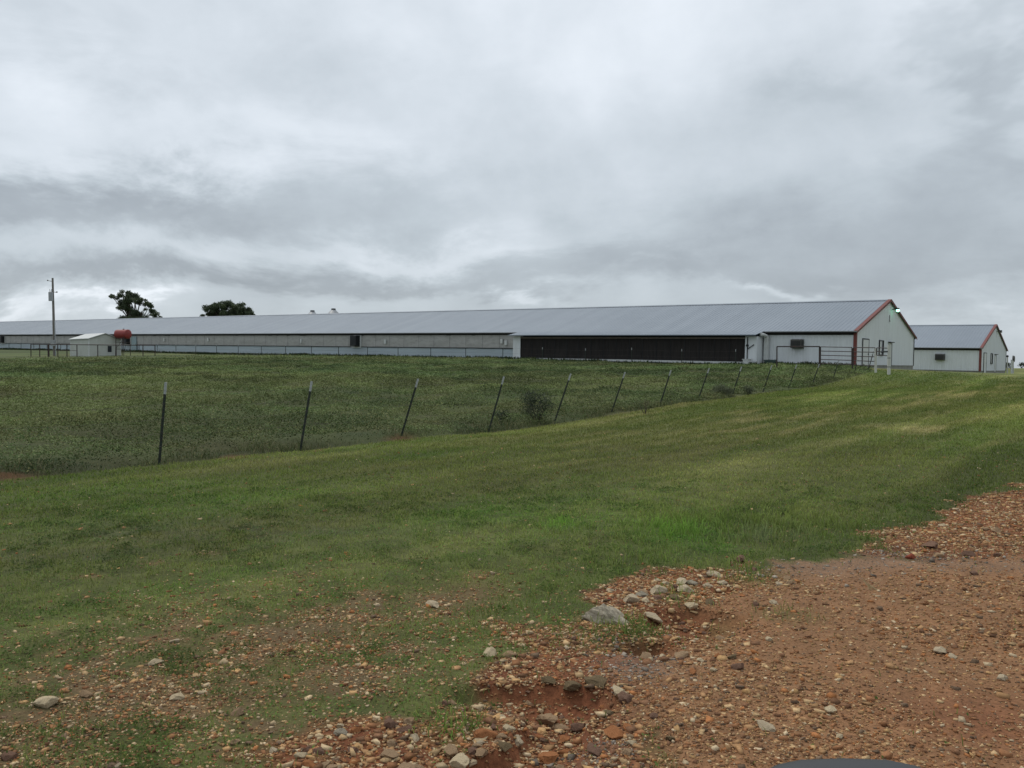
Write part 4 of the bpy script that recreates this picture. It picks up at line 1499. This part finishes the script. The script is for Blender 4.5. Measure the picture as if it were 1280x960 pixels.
fr_ = empty('pipe_archway', (gA[0], gA[1], gz(gA)))
tag(fr_, 'dark pipe arch frame standing before the near white wall', 'pipe frame')
m = MB()
la = Vector((gB[0] - gA[0], gB[1] - gA[1], 0)); hb = gz(gB) - gz(gA)
hA = EYE + (460 - 433.2) / F * gA[1] - gz(gA)
hB = EYE + (460 - 433.2) / F * gB[1] - gz(gA)
m.tube((0, 0, -.3), (0, 0, hA), .038); m.build('post', M['pipe_steel'], fr_)
m = MB(); m.tube((la.x, la.y, hb - .3), (la.x, la.y, hB), .06); m.build('post', M['pipe_steel'], fr_)
m = MB(); m.tube((0, 0, hA), (la.x, la.y, hB), .038); m.build('top_rail', M['pipe_steel'], fr_)


def gate(P, Q, topy, boty, npx, label, brace=True, end=(433.5, 458)):
    P3 = Vector((P[0], P[1], 0)); Q3 = Vector((Q[0], Q[1], 0))
    d = (Q3 - P3); P3 = P3 + d.normalized() * .10; Q3 = Q3 - d.normalized() * .08
    r = empty('pipe_gate', (P3.x, P3.y, gz(P)))
    tag(r, label, 'gate', 'dark pipe gates beside the near house')
    z0 = gz(P)

    def hz(y, Pt):
        return EYE + (460 - y) / F * Pt[1] - z0
    q = Q3 - P3
    for k in range(npx):
        t = k / (npx - 1)
        yP = topy[0] + (boty[0] - topy[0]) * t; yQ = topy[1] + (boty[1] - topy[1]) * t
        m = MB(); m.tube((0, 0, hz(yP, P)), (q.x, q.y, hz(yQ, Q)), .024, None, 8); m.build('rail', M['pipe_steel'], r)
    m = MB(); m.tube((0, 0, hz(topy[0], P)), (0, 0, hz(boty[0], P)), .026); m.tube((q.x, q.y, hz(topy[1], Q)), (q.x, q.y, hz(boty[1], Q)), .026)
    m.build('end_stile', M['pipe_steel'], r)
    if brace:
        m = MB(); m.tube((q.x * .5, q.y * .5, hz((topy[0] + topy[1]) / 2, ((P[0] + Q[0]) / 2, (P[1] + Q[1]) / 2))), (q.x * .28, q.y * .28, hz((boty[0] + boty[1]) / 2, P)), .02); m.build('brace', M['pipe_steel'], r)


gate(gB, gC, (433.6, 434.2), (454.5, 455.8), 5, 'left pipe gate panel hung from the arch frame', False)
gate(gC, gD, (434.4, 434.6), (456.2, 457.4), 5, 'pipe gate panel between the brown pipe post and the white post', False)
gate(gD, gE, (434.8, 435.2), (444.0, 444.6), 3, 'short pipe panel between the two white posts', False)
pp = empty('pipe_post', (gC[0], gC[1], gz(gC)))
tag(pp, 'rusty brown pipe post between the two gate panels', 'post')
m = MB(); m.tube((0, 0, -.2), (0, 0, 1.28), .045); m.build('shaft', M['pipe_steel'], pp)
m = MB(); m.sphere((0, 0, 1.29), .047, 10, 6, (1, 1, .5)); m.build('cap', M['pipe_steel'], pp)
for P, h, lab, hinge in ((gD, 1.36, 'thinner left white wooden gate post beside the pipe gate', False), (gE, 1.62, 'thicker right white wooden gate post with dark hinges', True)):
    r = empty('gate_post', (P[0], P[1], gz(P)))
    tag(r, lab, 'gate post')
    m = MB()
    R_ = .085 if hinge else .065
    m.tube((0, 0, -.3), (0, 0, h), R_ * 1.05, R_ * .93, 14)
    m.build('shaft', M['white_post'], r, True)
    if hinge:
        for z in (h * .55, h * .25):
            m = MB(); m.tube((0, 0, z), (0, 0, z + .03), R_ + .006, None, 14); m.build('hinge_band', M['dark_frame'], r)
        m = MB(); m.tube((-.42, .1, h - .38), (-.05, 0, h - .36), .04); m.build('latch_bar', M['dark_frame'], r)

# ------------------------------------------------------------------ shed, pole, red tank, far pen
ang = -TH
shX, shY = vpt(111.5, 95.0)
sh = empty('shed', (shX, shY, hg(shX, shY) - .05), (0, 0, -TH))
tag(sh, 'small pale gabled shed in the pasture beside the red tank', 'shed')
SW, SL, SHH = 3.6, 4.2, 2.0


def lap(m, pts0, pts1, z0, z1, out, n=10):
    """horizontal lap siding between two plan points"""
    (ax, ay), (bx, by) = pts0, pts1
    rows = []
    for i in range(n):
        za = z0 + (z1 - z0) * i / n; zb = z0 + (z1 - z0) * (i + 1) / n
        rows.append([(ax + out[0] * .03, ay + out[1] * .03, za), (bx + out[0] * .03, by + out[1] * .03, za)])
        rows.append([(ax + out[0] * .008, ay + out[1] * .008, zb), (bx + out[0] * .008, by + out[1] * .008, zb)])
    m.grid(rows)


m = MB()
lap(m, (-SL, 0), (0, 0), 0, SHH, (0, -1)); lap(m, (0, 0), (0, SW), 0, SHH, (1, 0)); lap(m, (0, SW), (-SL, SW), 0, SHH, (0, 1)); lap(m, (-SL, SW), (-SL, 0), 0, SHH, (-1, 0))
for xx in (.012, -SL - .012):
    m.poly([(xx, 0, SHH), (xx, SW, SHH), (xx, SW / 2, SHH + .58)])
m.build('siding', M['shed_wall'], sh)
m = MB()
for sg in (-1, 1):
    ye = SW / 2 + sg * (SW / 2 + .15)
    a = [(ye, SHH - .03), (SW / 2, SHH + .62), (SW / 2, SHH + .69), (ye, SHH + .04)]
    k = len(m.v)
    m.v += [(.18, *q) for q in a] + [(-SL - .18, *q) for q in a]
    m.f += [(k, k + 1, k + 2, k + 3), (k + 7, k + 6, k + 5, k + 4), (k, k + 4, k + 5, k + 1), (k + 1, k + 5, k + 6, k + 2), (k + 2, k + 6, k + 7, k + 3), (k + 3, k + 7, k + 4, k)]
m.build('roof', M['shed_roof'], sh)
m = MB(); m.box((.034, 2.1, .55), (.05, 2.55, 1.25)); m.build('window', M['glass'], sh)
for yy in (0, SW):
    for xx in (0, -SL):
        m = MB(); m.box((xx - .05, yy - .05, -.1), (xx + .05, yy + .05, SHH)); m.build('corner_board', M['white_paint'], sh)

uX, uY = vpt(68.5, 100)
up = empty('utility_pole', (uX, uY, hg(uX, uY) - .1), (0, math.radians(-.9), 0))
tag(up, 'tall wooden utility pole with grey transformer rising before the long roof', 'utility pole')
m = MB(); m.tube((0, 0, -.5), (0, 0, 9.15), .17, .105, 14); m.build('pole', M['pole_wood'], up, True)
m = MB(); m.tube((-.06, -.40, 6.45), (-.06, -.40, 7.45), .24, None, 16); m.tube((-.06, -.40, 7.45), (-.06, -.40, 7.56), .24, .1, 16); tr = m.build('transformer', M['grey_metal'], up)
m = MB(); m.tube((-.12, -.40, 7.5), (-.16, -.40, 7.8), .04, .03, 8); m.tube((.02, -.40, 7.5), (.05, -.40, 7.8), .04, .03, 8); m.build('bushing', M['grey_metal'], tr)
m = MB(); m.tube((0, 0, 7.55), (.45, -.05, 7.45), .03, None, 8); m.sphere((.48, -.05, 7.5), .09, 10, 7); m.tube((0, 0, 7.5), (-.4, 0, 7.45), .03, None, 8); m.sphere((-.42, 0, 7.5), .08, 10, 7); m.build('bracket', M['pole_wood'], up)
m = MB(); m.tube((0, 0, 8.75), (-.55, 0, 8.85), .03, None, 8); m.sphere((-.58, 0, 8.88), .08, 10, 7); m.build('bracket', M['pole_wood'], up)
m = MB(); m.tube((.22, -.14, -.1), (.15, -.10, 4.2), .06, None, 8); m.box((-.22, -.42, 1.2), (.22, -.2, 1.9)); m.build('conduit', M['grey_metal'], up)

tX, tY = vpt(154, 97)
tk = empty('fuel_tank', (tX, tY, hg(tX, tY)), (0, 0, -.35))
tag(tk, 'faded red fuel tank raised on a dark stand by the shed', 'fuel tank')
m = MB(); m.tube((-.78, 0, 2.45), (.78, 0, 2.45), .52, None, 22); m.tube((-.78, 0, 2.45), (-.86, 0, 2.45), .52, .40, 22); m.tube((.78, 0, 2.45), (.86, 0, 2.45), .52, .40, 22)
tb_ = m.build('tank', M['tank_red'], tk, True)
m = MB(); m.tube((.1, 0, 2.95), (.1, 0, 3.06), .08, None, 10); m.build('filler_cap', M['dark_frame'], tb_)
for sx in (-.55, .55):
    for sy in (-.45, .45):
        m = MB(); m.tube((sx * 1.1, sy * 1.1, -.1), (sx, sy, 2.1), .035, None, 8); m.build('leg', M['pipe_steel'], tk)
m = MB()
for z in (.75, 1.5):
    m.tube((-.6, -.49, z), (.6, -.49, z), .025, None, 6); m.tube((-.6, .49, z), (.6, .49, z), .025, None, 6)
m.tube((-.6, -.49, .75), (.55, -.47, 1.9), .02, None, 6)
m.tube((-.58, -.48, 1.95), (.58, -.48, 1.95), .03, None, 6); m.tube((-.58, .48, 1.95), (.58, .48, 1.95), .03, None, 6)
m.build('brace', M['pipe_steel'], tk)
m = MB(); m.sweep([(.5, -.2, 1.95), (.7, -.3, 1.3), (.6, -.35, .7), (.4, -.3, .6)], .025, 6); m.build('hose', M['dark_frame'], tk)

pen = empty('pipe_fence', (0, 0, 0))
cx_ = [(39, 94), (50, 93), (61, 92), (72.6, 92), (84, 92), (96.5, 91.5), (122.5, 91), (145.5, 91), (179, 90.5), (194, 90)]
PP = [vpt(a, b) for a, b in cx_]
pen.location = (PP[0][0], PP[0][1], hg(*PP[0]))
tag(pen, 'dark pipe rail fence running in front of the small shed', 'pipe fence')
tops = []
for i, P in enumerate(PP):
    g_ = hg(*P) - pen.location.z
    tz = EYE + (460 - (429.8 + .008 * cx_[i][0])) / F * P[1] - pen.location.z
    q = (P[0] - PP[0][0], P[1] - PP[0][1])
    m = MB(); m.tube((*q, g_ - .2), (*q, tz), .10 if i == 2 else .05, None, 8); m.build('post', M['pipe_steel'], pen)
    tops.append(Vector((*q, tz)))
m = MB(); m.sweep([t - Vector((0, 0, .03)) for t in tops], .045, 8); m.build('top_rail', M['pipe_steel'], pen)
m = MB(); m.sweep([t - Vector((0, 0, .65)) for t in tops[:6]], .02, 6); m.build('lower_rail', M['pipe_steel'], pen)


# ------------------------------------------------------------------ shrubs, trees
def clumps(centres, nleaf, size, cols, flat=.8, shell=True):
    """leaf quads spread through soft clumps"""
    P = []; C = []
    for (cx, cy, cz, r) in centres:
        k = max(20, int(nleaf * r * r))
        d = RNG.normal(size=(k, 3)); d /= np.linalg.norm(d, axis=1)[:, None]
        rr = r * np.minimum(RNG.random(k) ** .45 + np.abs(RNG.normal(size=k)) * .12, 1.35) * (1 + .25 * np.sin(d[:, 0] * 5 + cx) * np.cos(d[:, 1] * 4 + cz))
        p = d * rr[:, None]; p[:, 2] *= flat
        P.append(p + np.array([cx, cy, cz]))
        base = np.array(cols[RNG.integers(0, len(cols))])
        C.append(base * (.7 + .6 * RNG.random((k, 1))))
    P = np.concatenate(P); C = np.concatenate(C)
    s = size * (.6 + .8 * RNG.random(len(P)))
    return leaves(P[:, 0], P[:, 1], P[:, 2], s, C, .2)


def shrub(px, py, w, h, label, n=9, col=((.032, .050, .024), (.045, .065, .030), (.026, .040, .022)), leaf=.035):
    X, Y = at(px, py)
    w = w * Y / F; h = h * Y / F
    r = empty('shrub', (X, Y, hg(X, Y)))
    tag(r, label, 'shrub', None)
    cs = []
    for i in range(n):
        a = random.uniform(0, 6.28); q = random.random() ** .5
        zz = random.uniform(.25, .80)
        cs.append((math.cos(a) * q * w * .34, math.sin(a) * q * w * .34, h * zz, w * random.uniform(.17, .26)))
    V, T, C = clumps(cs, 5200, leaf, col)
    V[:, 2] = np.maximum(V[:, 2], 0.0)
    f = fastmesh('foliage', V, T, C, M['leaves']); f.parent = r
    m = MB()
    for c in cs[:6]:
        m.tube((0, 0, -.05), c[:3], .012, .005, 6)
    m.build('stem', M['bark'], r)


shrub(672, 530, 44, 40, 'densest dark rounded shrub among the weeds between two leaning posts', 13)
shrub(626, 532, 26, 22, 'low dark shrub at the foot of a leaning post left of the densest shrub', 8)
shrub(905, 496, 30, 15, 'grey green bushy weed clump on the far part of the post line', 9, ((.09, .105, .06), (.10, .115, .065)), .04)
shrub(935, 493, 20, 12, 'smaller bushy weed clump just right of the grey green one', 8, ((.09, .105, .06), (.10, .115, .065)), .04)
shrub(806, 517, 22, 22, 'sparse brownish seeding weed near the middle of the post line', 6, ((.12, .10, .05), (.07, .075, .035)), .025)


def tree(X, Y, blobs_, label, gaps=1.0, leafn=300, leaf=.34):
    """blobs_: crown clumps as (dx, dz above eye, radius) in metres"""
    g = hg(X, Y)
    r = empty('oak_tree', (X, Y, g))
    tag(r, label, 'tree')
    cs = []
    for (dx, dz, rad) in blobs_:
        for k in range(9):
            a = random.uniform(0, 6.28); b = random.uniform(-.8, .8)
            cs.append((dx + math.cos(a) * rad * .55, math.sin(a) * rad * 1.2 + random.uniform(-1, 1), dz + EYE - g + b * rad * .5 + .25 * rad, rad * random.uniform(.22, .46) * gaps))
    V, T, C = clumps(cs, leafn, leaf, ((.058, .080, .044), (.088, .115, .058), (.070, .095, .050)))
    f = fastmesh('crown', V, T, C, M['leaves']); f.parent = r
    m = MB()
    zc = np.mean([c[2] for c in cs])
    mx = np.mean([c[0] for c in cs])
    m.tube((mx, 0, -.3), (mx, 0, zc * .55), .45, .32, 12)
    for c in cs[::3]:
        midp = ((mx + c[0]) / 2 + random.uniform(-.4, .4), c[1] / 2, zc * .55 + (c[2] - zc * .55) * .55)
        m.tube((mx, 0, zc * .5), midp, .2, .10, 8); m.tube(midp, c[:3], .10, .04, 6)
    m.build('trunk', M['bark'], r)


def px_tree(Y, lst, cxp):
    X = (cxp - 640) / F * Y
    return X, [(((a - cxp) / F) * Y, (460 - b) / F * Y, c / F * Y) for a, b, c in lst]


X, bb = px_tree(205, [(158, 370, 8), (145, 373, 6), (166, 373, 7), (154, 381, 7), (168, 378, 9), (158, 390, 9), (172, 391, 8), (178, 377, 5), (185, 383, 6), (187, 390, 6), (195, 396, 6), (170, 400, 13), (185, 402, 9), (162, 405, 10)], 168)
tree(X, 205, bb, 'ragged airy tree with gaps in its crown rising behind the long roof', 1.22, 800, .22)
X, bb = px_tree(205, [(265, 389, 9), (275, 385, 9), (286, 384, 9), (297, 385, 9), (307, 390, 8), (313, 395, 6), (258, 396, 5), (270, 398, 12), (285, 398, 13), (300, 398, 12), (290, 410, 16)], 286)
tree(X, 205, bb, 'dense rounded dome shaped tree behind the long roof', 1.25, 1000, .23)

# far woods on the horizon
cs = []
for i in range(150):
    t = random.random()
    X_ = 290 + t * 330; Y_ = 520 - t * 120 + random.uniform(-20, 20)
    cs.append((X_, Y_, random.uniform(.6, 2.6) + .8 * mnoise.noise(Vector((t * 9, 0, 0))) + EYE - .6, random.uniform(1.5, 2.8)))
V, T, C = clumps(cs, 36, 1.0, ((.030, .045, .032), (.04, .055, .038)))
tag(fastmesh('woods', V, T, C, M['leaves']), 'far dark green wood along the horizon beyond the farther house', 'woods', kind='stuff')

# dry stalks on the drive
X, Y = at(1092, 738)
r = empty('dry_grass_tuft', (X, Y, hg(X, Y)))
tag(r, 'straw coloured dry grass tuft lying on the drive edge', 'dry grass')
m = MB()
for i in range(9):
    a = random.uniform(0, 3.1); L = random.uniform(.06, .17)
    m.tube((random.uniform(-.04, .04), random.uniform(-.02, .02), 0), (math.cos(a) * L * .7, random.uniform(-.04, .06), L * random.uniform(.35, .9)), .0022, .001, 5)
m.build('stalks', weathered('dry straw', (.42, .34, .18), .8), r)

# ------------------------------------------------------------------ car door with its mirror, below the lens
car = empty('car', (0, 0, 0))
tag(car, 'dark car whose rounded door mirror top shows at the lower edge', 'car')
m = MB()
prof = [(.10, .35), (.17, .45), (.20, .80), (.18, 1.05), (.13, 1.16), (.06, 1.17)]
m.grid([[(x, y, z) for y, z in prof] for x in (-.95, -.9, .0, .55, .62)])
m.grid([[(x, y - .10, z) for y, z in prof] for x in (-.95, -.9, .0, .55, .62)][::-1])
m.build('door', M['car_paint'], car, True)


def mirror_housing():
    m = MB()
    rows = []
    cx, cy, cz = .206, .50, 1.3285
    for j in range(17):
        v = -1 + 2 * j / 16
        row = []
        for i in range(33):
            a = 2 * math.pi * i / 32
            k = (1 - abs(v) ** 3.2) ** .42 if abs(v) < 1 else 0
            # rounded box cross-section in x-z, depth along y
            ca, sa = math.cos(a), math.sin(a)
            e = 2 / 3.2
            X_ = abs(ca) ** e * (1 if ca >= 0 else -1) * .080 * k
            Z_ = abs(sa) ** e * (1 if sa >= 0 else -1) * .083 * k
            row.append((cx + X_ * (1 - .06 * v), cy + v * .055, cz + Z_))
        rows.append(row)
    m.grid(rows)
    return m


mh = mirror_housing().build('door_mirror', M['mirror_plastic'], car, True)
m = MB(); m.tube((.16, .18, 1.12), (.18, .47, 1.27), .035, .028, 12); m.build('mirror_arm', M['mirror_plastic'], mh, True)
m = MB(); m.poly([(.292, .47, 1.26), (.292, .53, 1.26), (.292, .53, 1.385), (.292, .47, 1.385)]); m.build('mirror_glass', M['mirror_glass'], mh)
